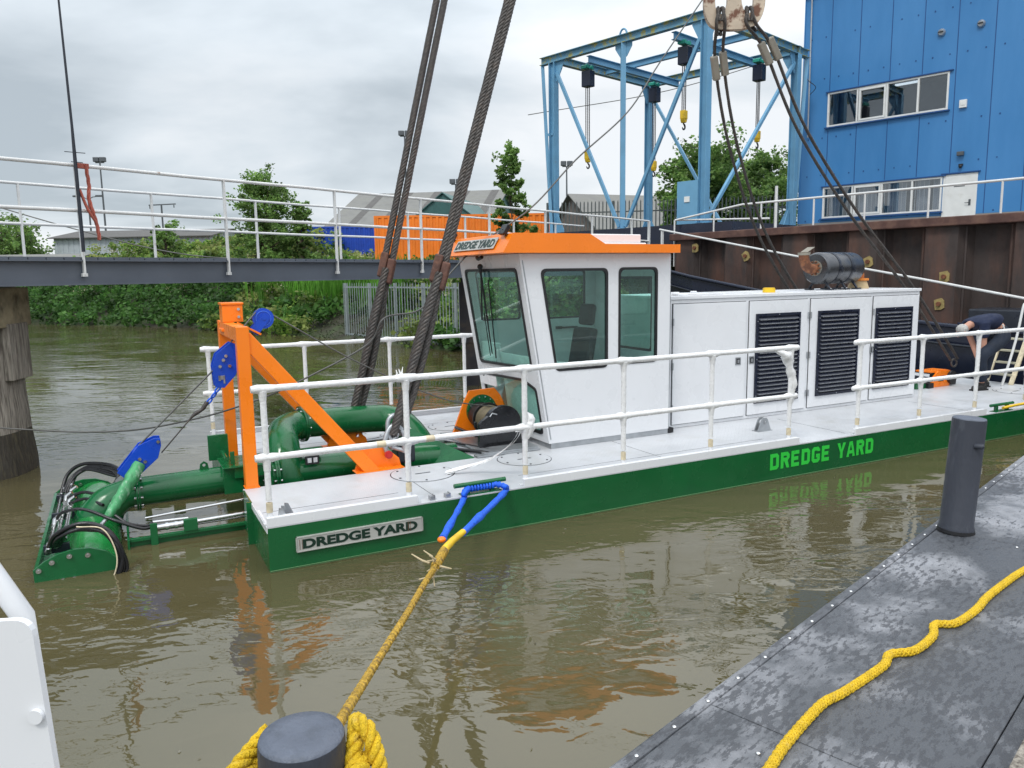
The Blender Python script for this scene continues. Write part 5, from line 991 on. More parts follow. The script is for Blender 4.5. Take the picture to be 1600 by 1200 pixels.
# ---------------- cabin
cb = thing('cabin', '', ''); cb.parent = dr
CY0, CY1 = 1.23, 2.87
out_ = [(3.34, 0.42), (5.05, 0.42), (5.05, 2.57), (2.98, 2.57)]
wA = rpoly([(3.245, 2.40), (4.135, 2.40), (4.135, 1.255), (3.437, 1.255)], 0.07); wB = rpoly([(4.295, 2.405), (4.853, 2.405), (4.853, 1.275), (4.295, 1.275)], 0.07)
def shrink(lp, k): cx = sum(p[0] for p in lp)/len(lp); cz = sum(p[1] for p in lp)/len(lp); return [(cx+(x-cx)*(1-k/abs(max(q[0] for q in lp)-cx)), cz+(z-cz)*(1-k/abs(max(q[1] for q in lp)-cz))) for x, z in lp]
sw = MB()
wAf = rpoly([(3.18, 2.40), (3.85, 2.40), (3.85, 1.75), (3.27, 1.75)], 0.05); wBf = rpoly([(4.10, 2.40), (4.87, 2.40), (4.87, 1.74), (4.10, 1.74)], 0.05)
for y in (CY0, CY1-0.035):
    plate(sw, [out_, wA if y == CY0 else wAf, wB if y == CY0 else wBf], 0.035, frame((0, y+0.035, 0), (1, 0, 0), (0, 0, 1)))
sw.box((5.02, CY0+0.036, 0.42), (5.049, CY1-0.036, 1.35)).box((5.02, CY0+.036, 2.3), (5.049, CY1-.036, 2.569)).box((5.02, CY0+.036, 1.35), (5.049, 1.55, 2.3)).box((5.02, 2.55, 1.35), (5.049, CY1-.036, 2.3))
# raked front
pd = Vec((-0.36, 0, 2.15)).normalized(); FO = Vec((3.34, 0, 0.42)); HF = Vec((-0.36, 0, 2.15)).length
FM = frame(FO, (0, 1, 0), pd)           # z = y x pd -> points to +x or -x
fz_ = (FM.to_3x3() @ Vec((0, 0, 1)))
up_ = rpoly([(1.345, 2.02), (2.735, 2.02), (2.735, 0.83), (1.345, 0.87)], 0.07); up_ = up_ if True else up_
lo_ = rpoly([(1.33, 0.10), (1.33, 0.64), (1.62, 0.725), (2.72, 0.69), (2.72, 0.10)], 0.06)
sgn = 1 if fz_.x > 0 else -1
plate(sw, [[(CY0+.0355, 0), (CY1-.0355, 0), (CY1-.0355, HF), (CY0+.0355, HF)], up_, lo_], 0.035, FM @ Matrix.Translation((0, 0, 0 if sgn > 0 else -0.035)))
cabin_shell = sw.build('cabin_shell', M_white, cb, bev=0.004)
MB().box((3.37, CY0+0.01, 0.354), (5.05, CY1-.01, 0.419)).build('base_skirt', M_galv, cb)
MB().cyl((3.02, CY0-.003, 2.5), (3.36, CY0-.003, 0.47), 0.006, seg=6).build('corner_joint', M_galv, cb)
def winframe(loop, M0, d0, nm='window', gl=M_glass, th=0.022):
    k = 0.024; inn = shrink(loop, k); m = plate(MB(), [loop_out(loop, 0.006), inn], th, M0 @ Matrix.Translation((0, 0, d0))); o = m.build(nm, M_black, cb, bev=0.003)
    plate(MB(), [shrink(loop, 0.005)], 0.005, M0 @ Matrix.Translation((0, 0, d0+0.006 if d0 > -0.5 else d0))).build('pane', gl, o); return o
def loop_out(lp, k): return shrink(lp, -k)
NM = frame((0, CY0+0.02, 0), (1, 0, 0), (0, 0, 1))               # thickness towards camera (-y)
FMs = frame((0, CY1+0.0, 0), (1, 0, 0), (0, 0, 1))
winframe(wA, NM, 0.0, th=0.027); winframe(wB, NM, 0.0, th=0.027)
winframe(wAf, FMs, -0.0, th=0.02); winframe(wBf, FMs, 0.0, th=0.02)
off = 0.012 if sgn < 0 else -0.012
FM2 = FM if sgn < 0 else FM @ Matrix.Translation((0, 0, -0.03))
winframe(up_, FM, -0.010 if sgn < 0 else -0.014, th=0.024); winframe(lo_, FM, -0.010 if sgn < 0 else -0.014, th=0.024)
rb_ = rpoly([(1.56, 1.36), (2.54, 1.36), (2.54, 2.29), (1.56, 2.29)], 0.05)
winframe(rb_, frame((5.03, 0, 0), (0, 1, 0), (0, 0, 1)), 0.0)
# interior
MB().box((3.42, CY0+.04, 0.43), (5.0, CY1-.04, 0.46)).build('cabin_floor', M_dark, cb)
MB().box((3.02, CY0+.04, 2.50), (5.0, CY1-.04, 2.56)).build('headlining', M_white, cb)
m = MB(); m.add([(3.24, 1.30, 1.40), (4.18, 1.30, 1.22), (4.18, 2.0, 1.22), (3.24, 2.25, 1.40), (3.35, 1.30, 0.5), (3.75, 1.30, 0.5), (3.75, 2.25, 0.5), (3.35, 2.25, 0.5)], [(0, 1, 2, 3), (4, 5, 1, 0), (5, 6, 2, 1), (6, 7, 3, 2), (7, 4, 0, 3)]); m.box((3.22, 2.35, 0.95), (3.30, 2.8, 1.5)); m.build('console', M_white, cb, bev=0.01)
m = MB(); m.box((4.25, 1.85, 0.80), (4.72, 2.30, 0.92)).bar((4.66, 2.08, 0.90), (4.80, 2.08, 1.62), 0.44, 0.12, (1, 0, 0)).bar((4.80, 2.08, 1.65), (4.84, 2.08, 1.92), 0.28, 0.10, (1, 0, 0)).box((4.42, 1.98, 0.46), (4.58, 2.16, 0.8)).box((4.2, 1.72, 1.0), (4.62, 1.82, 1.08)).box((4.2, 2.34, 1.0), (4.62, 2.44, 1.08)); m; m.v = [(x-0.40, y+0.02, z+0.04) for x, y, z in m.v]; m.build('driver_seat', M_seat, cb, bev=0.04, bseg=3)
MB().box((4.38, CY1-.075, 1.60), (4.46, CY1-.036, 1.635)).box((4.38, CY1-.09, 1.605), (4.70, CY1-.075, 1.63)).build('door_handle', M_black, cb)
MB().box((4.55, 1.70, 1.085), (4.59, 1.84, 1.16)).build('orange_lever', M_orange, cb)
# wipers
def FP(y, h, d): return FO+Vec((0, y, 0))+pd*h+Vec((-1, 0, -0.167))*d
m = MB(); m.tube([FP(2.17, 2.06, 0.05), FP(2.16, 1.96, 0.06), FP(2.28, 0.98, 0.035)], [0.022, 0.014, 0.008], 8).tube([FP(2.05, 1.9, .03), FP(2.20, 0.93, .03)], 0.008, 6).tube([FP(2.20, 2.02, .03), FP(2.43, 1.40, .025)], 0.011, 6).tube([FP(2.3, 1.5, .04), FP(2.35, .95, .03)], .006, 6).ball(FP(2.17, 2.06, .05), 0.035)
m.build('wiper', M_black, cb)
# roof
rf = [(2.72, 2.575), (5.09, 2.575), (5.09, 2.672), (4.02, 2.672), (3.81, 2.785), (2.85, 2.785)]
roof = plate(MB(), [rf], 1.92, frame((0, 3.02, 0), (1, 0, 0), (0, 0, 1))).build('cabin_roof', M_orange, cb, bev=0.006)
MB().box((3.98, 1.35, 2.674), (4.78, 2.2, 2.70)).box((4.02, 1.38, 2.70), (4.72, 2.15, 2.80)).build('roof_hatch', M_white, cb, bev=0.012)
M_dull = mat('dusty_orange_paint', (0.72, 0.22, 0.07), 0.4, var=0.05)
fs0 = Vec((2.72, 0, 2.575)); fs1 = Vec((2.85, 0, 2.785)); su = (fs1-fs0).normalized(); sn = Vec((-su.z, 0, su.x))
SM = frame(fs0+Vec((0, 2.47, 0))+sn*0.012, (0, -1, 0), su)
sg = MB(); sg.prism([(0, 0.055), (1.10, 0.055), (1.10, 0.195), (0, 0.195)], SM, 0.006 if (SM.to_3x3() @ Vec((0, 0, 1))).x < 0 else -0.006)
zz = (SM.to_3x3() @ Vec((0, 0, 1))).x; so_ = sg.build('roof_name_board', M_alu, cb)
text(MB(), 'DREDGE YARD', 1.04, 0.105, 0.003, SM @ Matrix.Translation((0.03, 0.072, 0.0065 if zz < 0 else -0.0095)), 0.04).build('board_lettering', M_ink, so_)
for y, s_ in ((1.26, 1), (2.66, .8)):
    m = MB(); c = fs1+Vec((0, y, 0))+sn*0.09+Vec((0.03, 0, 0.0)); A_ = frame(c, (0, -1, 0), su); m.add([A_ @ Vec(p) for p in ((-.07*s_, -.06*s_, 0), (.07*s_, -.06*s_, 0), (.07*s_, .06*s_, 0), (-.07*s_, .06*s_, 0), (-.06*s_, -.05*s_, .05*(-1 if zz > 0 else -1)), (.06*s_, -.05*s_, -.05), (.06*s_, .05*s_, -.05), (-.06*s_, .05*s_, -.05))], [(0, 1, 2, 3), (7, 6, 5, 4), (0, 4, 5, 1), (1, 5, 6, 2), (2, 6, 7, 3), (3, 7, 4, 0)]); m.tube([fs1+Vec((0, y, -.04)), c], 0.014, 6); m.build('work_light', M_black, cb, bev=0.006)
MB().tube([(2.88, 2.1, 2.55), (2.86, 2.02, 2.53), (2.86, 1.92, 2.55)], 0.022, 8).build('grab_handle', M_black, cb)
MB().tube([(5.075, 1.27, 2.56), (5.075, 1.27, 0.4)], 0.012, 8).build('drain_pipe', M_galv, cb)
MB().box((5.06, 1.24, .36), (5.14, 1.32, .42)).build('corner_mount', M_black, cb)
# ---------------- engine housing
en = thing('engine_housing', '', ''); en.parent = dr
EY0, EY1, EX0, EX1 = 1.45, 2.68, 5.22, 10.06
MB().box((EX0, EY0, 0.355), (EX1, EY1, 2.0)).build('housing_body', M_white, en, bev=0.006)
MB().box((EX0-.01, EY0-.02, 2.001), (EX1+.015, EY1+.02, 2.045)).build('housing_roof', M_white, en, bev=0.006)
MB().box((5.2, 1.42, 0.3545), (5.215, 1.6, 2.04)).build('corner_strip', M_galv, en)
drs = [(5.27, 6.49, None), (6.555, 7.635, (6.66, 7.48)), (7.70, 8.95, (7.835, 8.67)), (9.0, 10.02, (9.04, 9.863))]
for i, (a, b, lv) in enumerate(drs):
    z0, z1 = 0.405, 1.945; m = MB()
    d_ = MB().box((a, EY0-0.022, z0), (b, EY0-0.004, z1)).build('door', M_white, en, bev=0.004)
    MB().box((a-0.008, EY0-0.0035, z0-0.008), (b+0.008, EY0-0.0005, z1+0.008)).build('door_seal', M_dark, d_)
    for z in (0.62, 1.16, 1.72): MB().cyl((a-0.006 if i != 1 else b+.006, EY0-0.03, z-0.045), (a-0.006 if i != 1 else b+.006, EY0-0.03, z+0.045), 0.010, seg=8).build('hinge', M_galv, d_)
    lx = (6.36, 6.60, 8.74, 9.0)[i]
    if i != 2: MB().box((lx-0.045, EY0-0.030, 1.11), (lx+0.045, EY0-0.0225, 1.21)).box((lx-0.03, EY0-0.0335, 1.125), (lx+0.03, EY0-0.0305, 1.195), 1).box((lx-0.018, EY0-0.040, 1.135), (lx+0.014, EY0-0.034, 1.18), 0).build('latch', [M_galv, M_black], d_)
    else: MB().box((8.73, EY0-0.034, 1.10), (8.76, EY0-0.0225, 1.22)).build('latch', M_black, d_)
    if lv:
        l0, l1 = lv; f = MB(); y = EY0-0.0225; q0, q1 = 0.56, 1.775
        f.box((l0, y-0.003, q0), (l1, y, q1))
        f.box((l0, y-0.022, q0), (l0+0.035, y-0.0031, q1)).box((l1-0.035, y-0.022, q0), (l1, y-0.0031, q1)).box((l0+.0352, y-0.022, q1-0.035), (l1-.0352, y-0.0031, q1)).box((l0+.0352, y-0.022, q0), (l1-.0352, y-0.0031, q0+0.035))
        n = 20
        for k in range(n):
            z = q0+0.045+(q1-q0-0.09)*(k+0.5)/n; f.add([(l0+0.036, y-0.003, z+0.022), (l1-0.036, y-0.003, z+0.022), (l1-0.036, y-0.030, z-0.008), (l0+0.036, y-0.030, z-0.008), (l0+0.036, y-0.003, z+0.019), (l1-0.036, y-0.003, z+0.019), (l1-0.036, y-0.030, z-0.012), (l0+0.036, y-0.030, z-0.012)], [(0, 1, 2, 3), (7, 6, 5, 4), (3, 2, 6, 7)])
        f.build('louvre', M_louv, d_)
        e_ = MB()  # thin bright strips painted in as highlights along the slat edges
        for k in range(n): z = q0+0.045+(q1-q0-0.09)*(k+0.5)/n; e_.box((l0+0.06, y-0.0315, z-0.0145), (l1-0.06, y-0.0302, z-0.0075))
        e_.build('slat_highlights', M_galv, d_)
        s_ = MB()
        for (x, z) in [(l0+0.018, q0+.1), (l0+0.018, q0+.6), (l0+.018, q1-.1), (l1-.018, q0+.1), (l1-.018, q0+.6), (l1-.018, q1-.1), ((l0+l1)/2, q1-.018), ((l0+l1)/2, q0+.018)]: s_.cyl((x, y-0.0222, z), (x, y-0.026, z), 0.008, seg=8)
        s_.build('louvre_screws', M_galv, d_)
for (x, y, s_) in ((5.6, 1.7, .1), (6.0, 2.3, .05), (6.5, 2.5, .04), (5.9, 1.62, .22)): MB().box((x-s_, y-s_*.7, 2.046), (x+s_, y+s_*.7, 2.07)).build('roof_fitting', M_white, en, bev=.006)
tagp(MB().cyl((7.12, 1.66, 2.047), (7.12, 1.66, 2.1), 0.085, seg=24).cyl((7.12, 1.66, 2.1), (7.12, 1.66, 2.112), 0.075, seg=24).build('yellow_cap', M_yel3, en))
# muffler
mf = thing('exhaust_muffler', '', ''); mf.parent = dr
MY, MZ, R0 = 2.05, 2.37, 0.235
m = MB(); m.tube([(8.38, MY, MZ), (8.40, MY, MZ), (8.43, MY, MZ), (9.27, MY, MZ), (9.31, MY, MZ), (9.33, MY, MZ)], [R0-.03, R0-0.01, R0, R0, R0-0.01, R0-0.05], 40); m.build('muffler_can', M_muff, mf)
m = MB()
for x in (8.66, 8.98):
    m.tube([(x-.025, MY, MZ), (x+0.025, MY, MZ)], R0+0.006, 40)
    m.box((x-0.03, MY-R0-0.035, MZ-0.02), (x+0.03, MY-R0+0.01, MZ+0.012)).cyl((x, MY-R0-0.03, MZ-0.07), (x, MY-R0-0.03, MZ+0.04), 0.008, seg=6)
m.build('clamp_bands', M_dark, mf)
m = MB()
for x in (8.5, 8.9, 9.2):
    for s_ in (-1, 1): m.bar((x, MY+s_*0.10, MZ-R0+0.03), (x, MY+s_*0.17, 2.07), 0.04, 0.02, (0, 1, 0)).box((x-.05, MY+s_*.17-.05, 2.046), (x+.05, MY+s_*.17+.05, 2.066))
m.build('muffler_feet', M_dark, mf)
m = MB(); m.tube(catmull([(8.40, MY, MZ), (8.28, MY, MZ-0.01), (8.17, MY, MZ+0.03), (8.09, MY-.01, MZ+0.12), (8.06, MY-.02, MZ+0.22)], 6), 0.075, 20); m.build('outlet_elbow', M_rust, mf)
m = MB(); m.tube([(8.36, MY, MZ), (8.38, MY, MZ)], 0.115, 24); m.build('outlet_flange', M_ferr2, mf); m = MB()
for k in range(10): a = k*2*pi/10; m.cyl((8.33, MY+.095*cos(a), MZ+.095*sin(a)), (8.36, MY+.095*cos(a), MZ+.095*sin(a)), 0.013, seg=6)
m.build('flange_bolts', M_rust, mf)
m = MB(); m.tube([(8.06, MY-.02, MZ+0.19), (8.06, MY-.02, MZ+0.23)], 0.086, 20).prism([(-0.09, -.06), (0.09, -.06), (.09, .06), (-.09, .06)], frame((8.18, MY, MZ+0.27), (0.8, 0, 0.35), (0, 1, 0)), 0.006); m.box((8.12, MY-.05, MZ+.20), (8.18, MY+.03, MZ+.24)); m.build('rain_cap', M_ferr2, mf)
m = MB(); m.tube(catmull([(9.30, MY, MZ), (9.42, MY, MZ-.01), (9.50, MY, MZ-0.09), (9.52, MY, MZ-0.19)], 6), 0.085, 20); m.build('inlet_elbow', mat('fresh_rust', (0.36, 0.12, 0.035), .8, var=.3), mf)
m = MB(); m.tube([(9.52, MY, MZ-.20), (9.52, MY, MZ-.165)], 0.15, 24); m.build('inlet_flange', mat('orange_rust', (0.62, 0.20, 0.03), .75, var=.25), mf)
m = MB(); m.tube([(9.52, MY, 2.046), (9.52, MY, MZ-.205)], [0.16, 0.12], 24); m.build('lagging', mat('tan_lagging', (0.5, .38, .22), .9, var=.2), mf)
mr_ = Matrix.Translation((8.87, MY, 0)) @ Matrix.Rotation(radians(7), 4, 'Z') @ Matrix.Translation((-8.87, -MY, 0))
for c in mf.children: c.data.transform(mr_)
# stern gear
m = MB(); m.box((11.15, 1.95, .3545), (11.9, 3.0, .42)); m.build('stern_hatch', M_dark, dr, bev=.01)
sw_ = thing('stern_winch', '', ''); sw_.parent = dr
plate(MB(), [[(11.15, .355), (11.62, .355), (11.62, .62), (11.3, .62), (11.15, .5)], rpoly([(11.3, .44), (11.5, .44), (11.5, .54), (11.36, .54)], .02)], .03, fz(0, 1.92, 0)).box((11.15, 1.92, .6), (11.62, 2.2, .625)).build('winch_frame', M_orange, sw_)
MB().cyl((11.64, 1.85, .5), (11.64, 2.2, .5), .11, seg=20).box((11.0, 1.85, .355), (11.14, 2.0, .44)).build('winch_drum', M_black, sw_); MB().box((10.75, 1.9, .355), (11.1, 2.2, .43)).build('winch_base', M_green2, sw_)
MB().cyl((10.5, 3.0, .355), (10.5, 3.0, .7), .12, seg=16).build('stern_pipe', M_black, dr)
# ------------------------------------------------------------ things around the dredger (world coordinates through its frame)
RD = Matrix.Rotation(DA, 4, 'Z'); RD.translation = Vec(DO)
def D(x, y, z): return RD @ Vec((x, y, z))
def sling(lab, grp, low, top, sock_f, loops, r, rs, shackle=True, sock=0.30, ferr=None, upper_gap=0.035, mid=None, sk=None):
    t = thing('wire_sling', lab, 'wire sling', D(*low), 0, grp); o = Vec(D(*low)); ferr = ferr or M_ferr
    A, B_ = Vec(D(*low)), Vec(D(*top)); path = [A]+[Vec(D(*q)) for q in (mid or [])]+[B_]; P = resample(catmull(path, 10) if mid else path, 0.04); Lt = sum((b-a).length for a, b in zip(P, P[1:]))
    def at(d):
        s_ = 0
        for a, b in zip(P, P[1:]):
            q = (b-a).length
            if s_+q >= d: return a+(b-a)*((d-s_)/q)
            s_ += q
        return P[-1]
    d = (P[len(P)//4]-P[0]).normalized(); side = d.cross(Vec((0, 1, 0))).normalized()
    lo_n = [[], []]
    m = MB()
    for k, s_ in enumerate(loops):                                # eye strands below the ferrule, spreading around the shackle
        pts = []
        for i in range(13):
            f = i/12; w_ = sin(pi*f)**0.8*s_[0]+(1-f)*s_[1]; pts.append(at(0.02+f*(sock_f-0.02))+side*w_+Vec((0, 1, 0))*s_[2]-o)
        m.strands(pts, r*0.60, rs, 6, 0.30, 6)
    for s_ in (-1, 1): m.strands([at(sock_f+0.02+(Lt-sock_f-0.02)*i/24)+side*s_*upper_gap*(1 if i < 20 else 1)-o for i in range(25)], r*0.52, rs*0.85, 6, 0.28, 6, phase=s_)
    m.build('wire_strands', M_rope, t)
    for s_ in (-1, 1):
        c = at(sock_f)+side*s_*0.046-o+d*0.03*s_; f = MB(); f.bar(c-d*sock/2, c+d*sock/2, 0.15, 0.09, side, 0); f.build('ferrule', ferr, t, bev=0.02, bseg=3)
    if shackle:
        s = MB(); c = Vec((0, 0, 0)); ring = [c+side*0.075*cos(q)+Vec((0, 0, 1))*(0.10*sin(q)) for q in np.linspace(-0.5, pi+0.5, 16)]
        s.tube([ring[0]-Vec((0, 0, 0.10))]+ring+[ring[-1]-Vec((0, 0, .10))], 0.026, 10); s.cyl(ring[0]-Vec((0, 0, .08))+side*.03, ring[-1]-Vec((0, 0, .08))-side*.03, 0.024, seg=12).build('shackle', M_galv, t)
    return t
sling('thick doubled wire lifting sling nearest the white cabin, brown ferrule halfway', 'wire slings holding the dredger', (1.60, 1.42, 0.66), (4.35, 1.52, 9.4), 1.80, [(0.046, 0.0, 0.0), (-0.046, 0.0, 0.02), (0.0, 0.05, -0.06)], 0.050, 0.0195, upper_gap=0.024)
sling('thick doubled wire lifting sling further left, ending behind the green pipe', 'wire slings holding the dredger', (1.50, 2.72, 0.55), (3.72, 2.72, 9.4), 1.95, [(0.046, 0.0, 0.0), (-0.046, 0.0, 0.02), (0.0, 0.05, -0.06)], 0.050, 0.0195, upper_gap=0.045)
MBs = MB().box((1.60, 1.44, 0.36), (1.80, 1.66, 0.60)); MBs.cyl((1.70, 1.43, 0.52), (1.70, 1.439, 0.52), 0.04, seg=6).build('padlock_block', M_dark, dr, bev=0.02)
MB().cyl((1.47, 1.365, 0.50), (1.47, 1.335, 0.50), 0.042, seg=20).cyl((1.47, 1.335, .50), (1.47, 1.325, .50), 0.028, seg=6).build('red_shackle_pin', mat('red_pin', (0.5, 0.02, 0.02), 0.4), dr)
MB().cyl((1.47, 2.68, 0.50), (1.47, 2.62, 0.50), 0.042, seg=20).build('red_shackle_pin', MC['red_pin'], dr)
m = MB(); m.tube(catmull([(1.47, 1.38, 0.50), (1.44, 1.38, 0.62), (1.50, 1.40, 0.76), (1.58, 1.40, 0.80), (1.64, 1.40, .74)], 5), 0.027, 10).tube(catmull([(1.60, 1.44, .86), (1.56, 1.42, .9), (1.50, 1.42, .84), (1.49, 1.40, .72), (1.53, 1.39, .64), (1.60, 1.40, .70)], 5), 0.024, 10); m.build('bow_shackle', M_galv, dr)
# rear slings from the big hook
HKP = (7.13, 2.50, 5.93)
hk = thing('crane_hook', 'big rust edged cream double crane hook hanging at the top of the view', 'crane hook', D(*HKP), DA-radians(27.2)-radians(4))
def hookprof():
    o = [(-0.10, 0.9), (-0.10, 0.25), (-0.12, 0.10), (-0.17, 0.01), (-0.24, 0.01), (-0.285, 0.10), (-0.30, 0.28), (-0.35, 0.42), (-0.42, 0.40), (-0.46, 0.22), (-0.44, 0.02), (-0.35, -0.14), (-0.18, -0.20), (0, -0.21)]
    return o+[(-x, z) for x, z in o[::-1][1:]]
hp = [Vec((x, 0, z)) for x, z in hookprof()]; hp2 = catmull([tuple(p) for p in hp], 3)
m = MB(); plate(m, [[(p.x*0.92, p.z) for p in hp2]], 0.11, frame((0, 0.055, 0), (1, 0, 0), (0, 0, 1))); m.build('hook_body', M_hook, hk, bev=0.03, bseg=3)
MB().cyl((0, 0, 0.85), (0, 0, 1.5), 0.06, seg=16).box((-0.3, -0.12, 1.3), (0.3, 0.12, 1.9)).build('hook_shank', M_rust, hk, bev=0.02)
RS = ((0.0, 0.0, 0), )
def rsl(lab, pts):
    P = [Vec(D(*p)) for p in pts]; t = thing('wire_sling', lab, 'wire sling', P[0], 0, 'wire slings hanging from the big hook'); o = P[0]; Q = catmull([tuple(p-o) for p in P], 10); m = MB()
    for s_ in (-1, 1):
        off = [Vec((0.06*s_*min(1, 0.35+i/12), 0, 0.012*s_)) for i in range(len(Q))]
        m.strands([q+a for q, a in zip(Q, off)], 0.016, 0.0085, 6, 0.2, 4)
    # eye round the prong
    for s_ in (-.02, 0.02): m.strands(catmull([Q[8]+Vec((s_, 0, 0)), Q[3]+Vec((s_*2, 0, 0)), Q[0]+Vec((s_*2, 0.0, 0.0)), Q[0]+Vec((s_, 0.06, 0.02)), Q[0]+Vec((s_, 0.14, -0.03)), Q[6]+Vec((s_*2, .16, 0)), Q[13]+Vec((s_, 0.03, 0))], 6), 0.016, 0.0085, 6, 0.2, 4)
    m.build('wire_strands', M_rope, t); d = (Q[24]-Q[18]).normalized()
    for s_ in (-1, 1): c = Q[20]+Vec((0.062*s_, 0, 0.012*s_)); MB().bar(c-d*0.17+Vec((0, 0, s_*.02)), c+d*0.17+Vec((0, 0, s_*.02)), 0.10, 0.10, (0, 1, 0)).build('ferrule', M_ferr2, t, bev=0.02)
    MB().tube([Q[-1]+Vec((0.045*cos(a), 0, -0.06+0.065*sin(a))) for a in np.linspace(0, 2*pi, 18)], 0.016, 8).build('shackle', M_rope, t)
HW = Vec(D(*HKP)); RDI = RD.inverted(); SR, SL, SR2, SL2 = [tuple(RDI @ (HW+Vec(q))) for q in ((0.20, -0.06, 0.07), (-0.20, -0.06, 0.07), (0.235, -0.085, -0.16), (-0.20, -0.085, -0.17))]
rsl('slack doubled wire sling from right prong of the big hook to the stern', [SR, SR2, (7.70, 2.36, 5.47), (8.30, 2.28, 4.43), (9.36, 2.18, 3.24), (10.58, 2.0, 2.03), (11.69, 1.88, 0.80)])
rsl('slack doubled wire sling from left prong of the big hook down behind the muffler', [SL, SL2, (7.12, 2.75, 5.30), (7.62, 2.95, 4.2), (8.55, 3.25, 2.95), (9.7, 3.4, 1.75), (10.9, 3.5, 0.62)])
# thin wires
def wire(name, lab, pts, r, m_=None, n=8): return tagp(MB().tube(catmull(pts, n), r, 6).build(name, m_ or M_wire), lab, 'wire')
wire('tag_line', 'long slack grey tag line running from far left up to the big hook', [(-9, 8.6, 1.0), (-5.78, 8.5, 0.72), (-4.49, 8.5, 0.66), (-3.52, 8.3, 0.82), (-2.77, 8.2, 1.04), (-2.23, 8.3, 1.27), (-1.60, 8.5, 1.60), (-1.40, 8.5, 1.89), (-1.05, 8.8, 1.96), (-0.8, 9, 2.26), (-0.4, 9.3, 2.68), (0.27, 9.7, 3.16), (0.85, 10, 3.77), (1.56, 10.4, 4.42), (2.04, 10.8, 5.12), (2.75, 11.3, 6.12)], 0.010)
MBw = MB()
for a, b in (((-0.86, 1.79, .78), (-0.10, 1.79, 1.50)),): MBw.cyl(a, b, 0.009, seg=6)
MBw.tube([(-0.02, 1.79, 1.66), (0.36, 2.05, 2.035)], 0.008, 6).tube(catmull([(0.46, 2.05, 1.99), (1.4, 2.02, 1.40), (2.3, 1.9, 0.95), (2.93, 1.85, 0.80)], 6), 0.008, 6)
MBw.build('hoist_wire', M_wire, dr)
m = MB()
for i, (x, z) in enumerate(((-0.115, 1.265), (-0.155, 1.21), (-0.20, 1.155))): c = Vec((x, 1.79, z)); m.tube([c+Vec((0.018*cos(a)*1.0-0.028*sin(a)*.7, 0.02*cos(a)*(i % 2), -0.028*sin(a)+0.0)) for a in np.linspace(0, 2*pi, 13)], 0.009, 6)
m.build('chain_links', M_strap, dr); MB().tube(catmull([(-0.22, 1.79, 1.15), (-0.27, 1.79, 1.08), (-0.34, 1.79, 1.04), (-0.40, 1.79, .98)], 4), [.02, .022, .02, .022, .018, .016, .02, .022, .02, .016, .012, .01, .01], 8).cyl((-0.40, 1.79, .98), (-0.665, 1.79, .69), .007, seg=6).build('turnbuckle', M_rope, dr)
wire('hanging_cable', 'thin drooping cable seen through the left bridge railing', [(-11, 15.5, 4.1), (-8.6, 15.6, 3.35), (-6.6, 15.7, 2.85), (-4.5, 16, 2.68)], 0.012)
wire('overhead_wire', 'thin overhead wire stretched behind the gantry hoists', [(1.5, 60, 14.2), (12, 60, 15.8), (22, 60, 18.5)], 0.03)

M_core = mat('dark_rope_core', (0.05, 0.035, 0.015), 0.8); M_core2 = mat('shaded_rope_core', (0.45, 0.27, 0.01), 0.8)  # core colours darkened to stand in for shade in gaps between strands
# ------------------------------------------------------------ mooring rope and blue strap
S0 = Vec((-0.46, 5.1, 0.50))
st = MB(); wr = random.Random(3)
def sleeve(m, pts, r): P = catmull(pts, 10); m.tube(P, [r*(1+0.16*sin(i*1.9)+wr.uniform(-.12, .12)) for i in range(len(P))], 10, jit=0.12)
sleeve(st, [D(1.80, 0.05, 0.415), D(1.72, -0.03, 0.39), D(1.69, -0.07, 0.34), S0+Vec((-0.05, 0.13, 0.0))], 0.026)
sleeve(st, [D(2.06, 0.05, 0.415), D(2.13, -0.03, 0.40), D(2.10, -0.07, 0.35), S0+Vec((0.09, 0.25, 0.0))], 0.026)
for i in range(9): x = 1.80+i*0.03; st.tube([D(x, 0.055+0.03*cos(a), 0.405+0.024*sin(a)) for a in np.linspace(0, 2*pi, 11)], 0.012, 6)
tagp(st.build('mooring_strap', M_strap), 'crumpled blue sleeved strap looped round the green cleat on the dredger edge', 'strap')
mr = thing('mooring_line', 'dirty yellow mooring line from the blue strap down to the near bollard', 'rope', S0)
pth = [Vec(p)-S0 for p in ((-0.46, 5.1, 0.507), (-0.51, 4.7, 0.503), (-0.545, 4.3, 0.536), (-0.556, 3.75, 0.63), (-0.547, 3.15, 0.78), (-0.527, 2.65, 0.923), (-0.497, 2.25, 1.06), (-0.457, 1.9, 1.201), (-0.43, 1.7, 1.285), (-0.41, 1.55, 1.33))]
P = catmull(pth, 10); m = MB()
def braid(m, P, R, r, n, pitch, seg=5):
    P = resample(P, pitch/10); a = Vec((1, 0, 0)); fr = []; Rf = R if callable(R) else (lambda f: R); LL = len(P)*pitch/10
    for i, p in enumerate(P):
        d = (P[min(i+1, len(P)-1)]-P[max(i-1, 0)]).normalized(); a = (a-d*a.dot(d)).normalized(); fr.append((p, a.copy(), d.cross(a), i*pitch/10))
    for k in range(n):
        for sg in (-1, 1):
            m.tube([p+(a*cos(t)+b*sin(t))*(Rf(q/LL)*(1+0.10*cos(q/pitch*2*pi*n/1.0+pi*k+(pi/2)*sg))) for p, a, b, q in fr for t in (sg*2*pi*(q/pitch)+2*pi*k/n,)], r, seg)
    m.tube([q[0] for q in fr], [Rf(q[3]/LL)*0.92 for q in fr], 8, 1); return m
braid(m, P, lambda f: 0.0155-0.0060*f, 0.0047, 3, 0.075); m.build('braided_line', [M_yel2, M_core], mr)
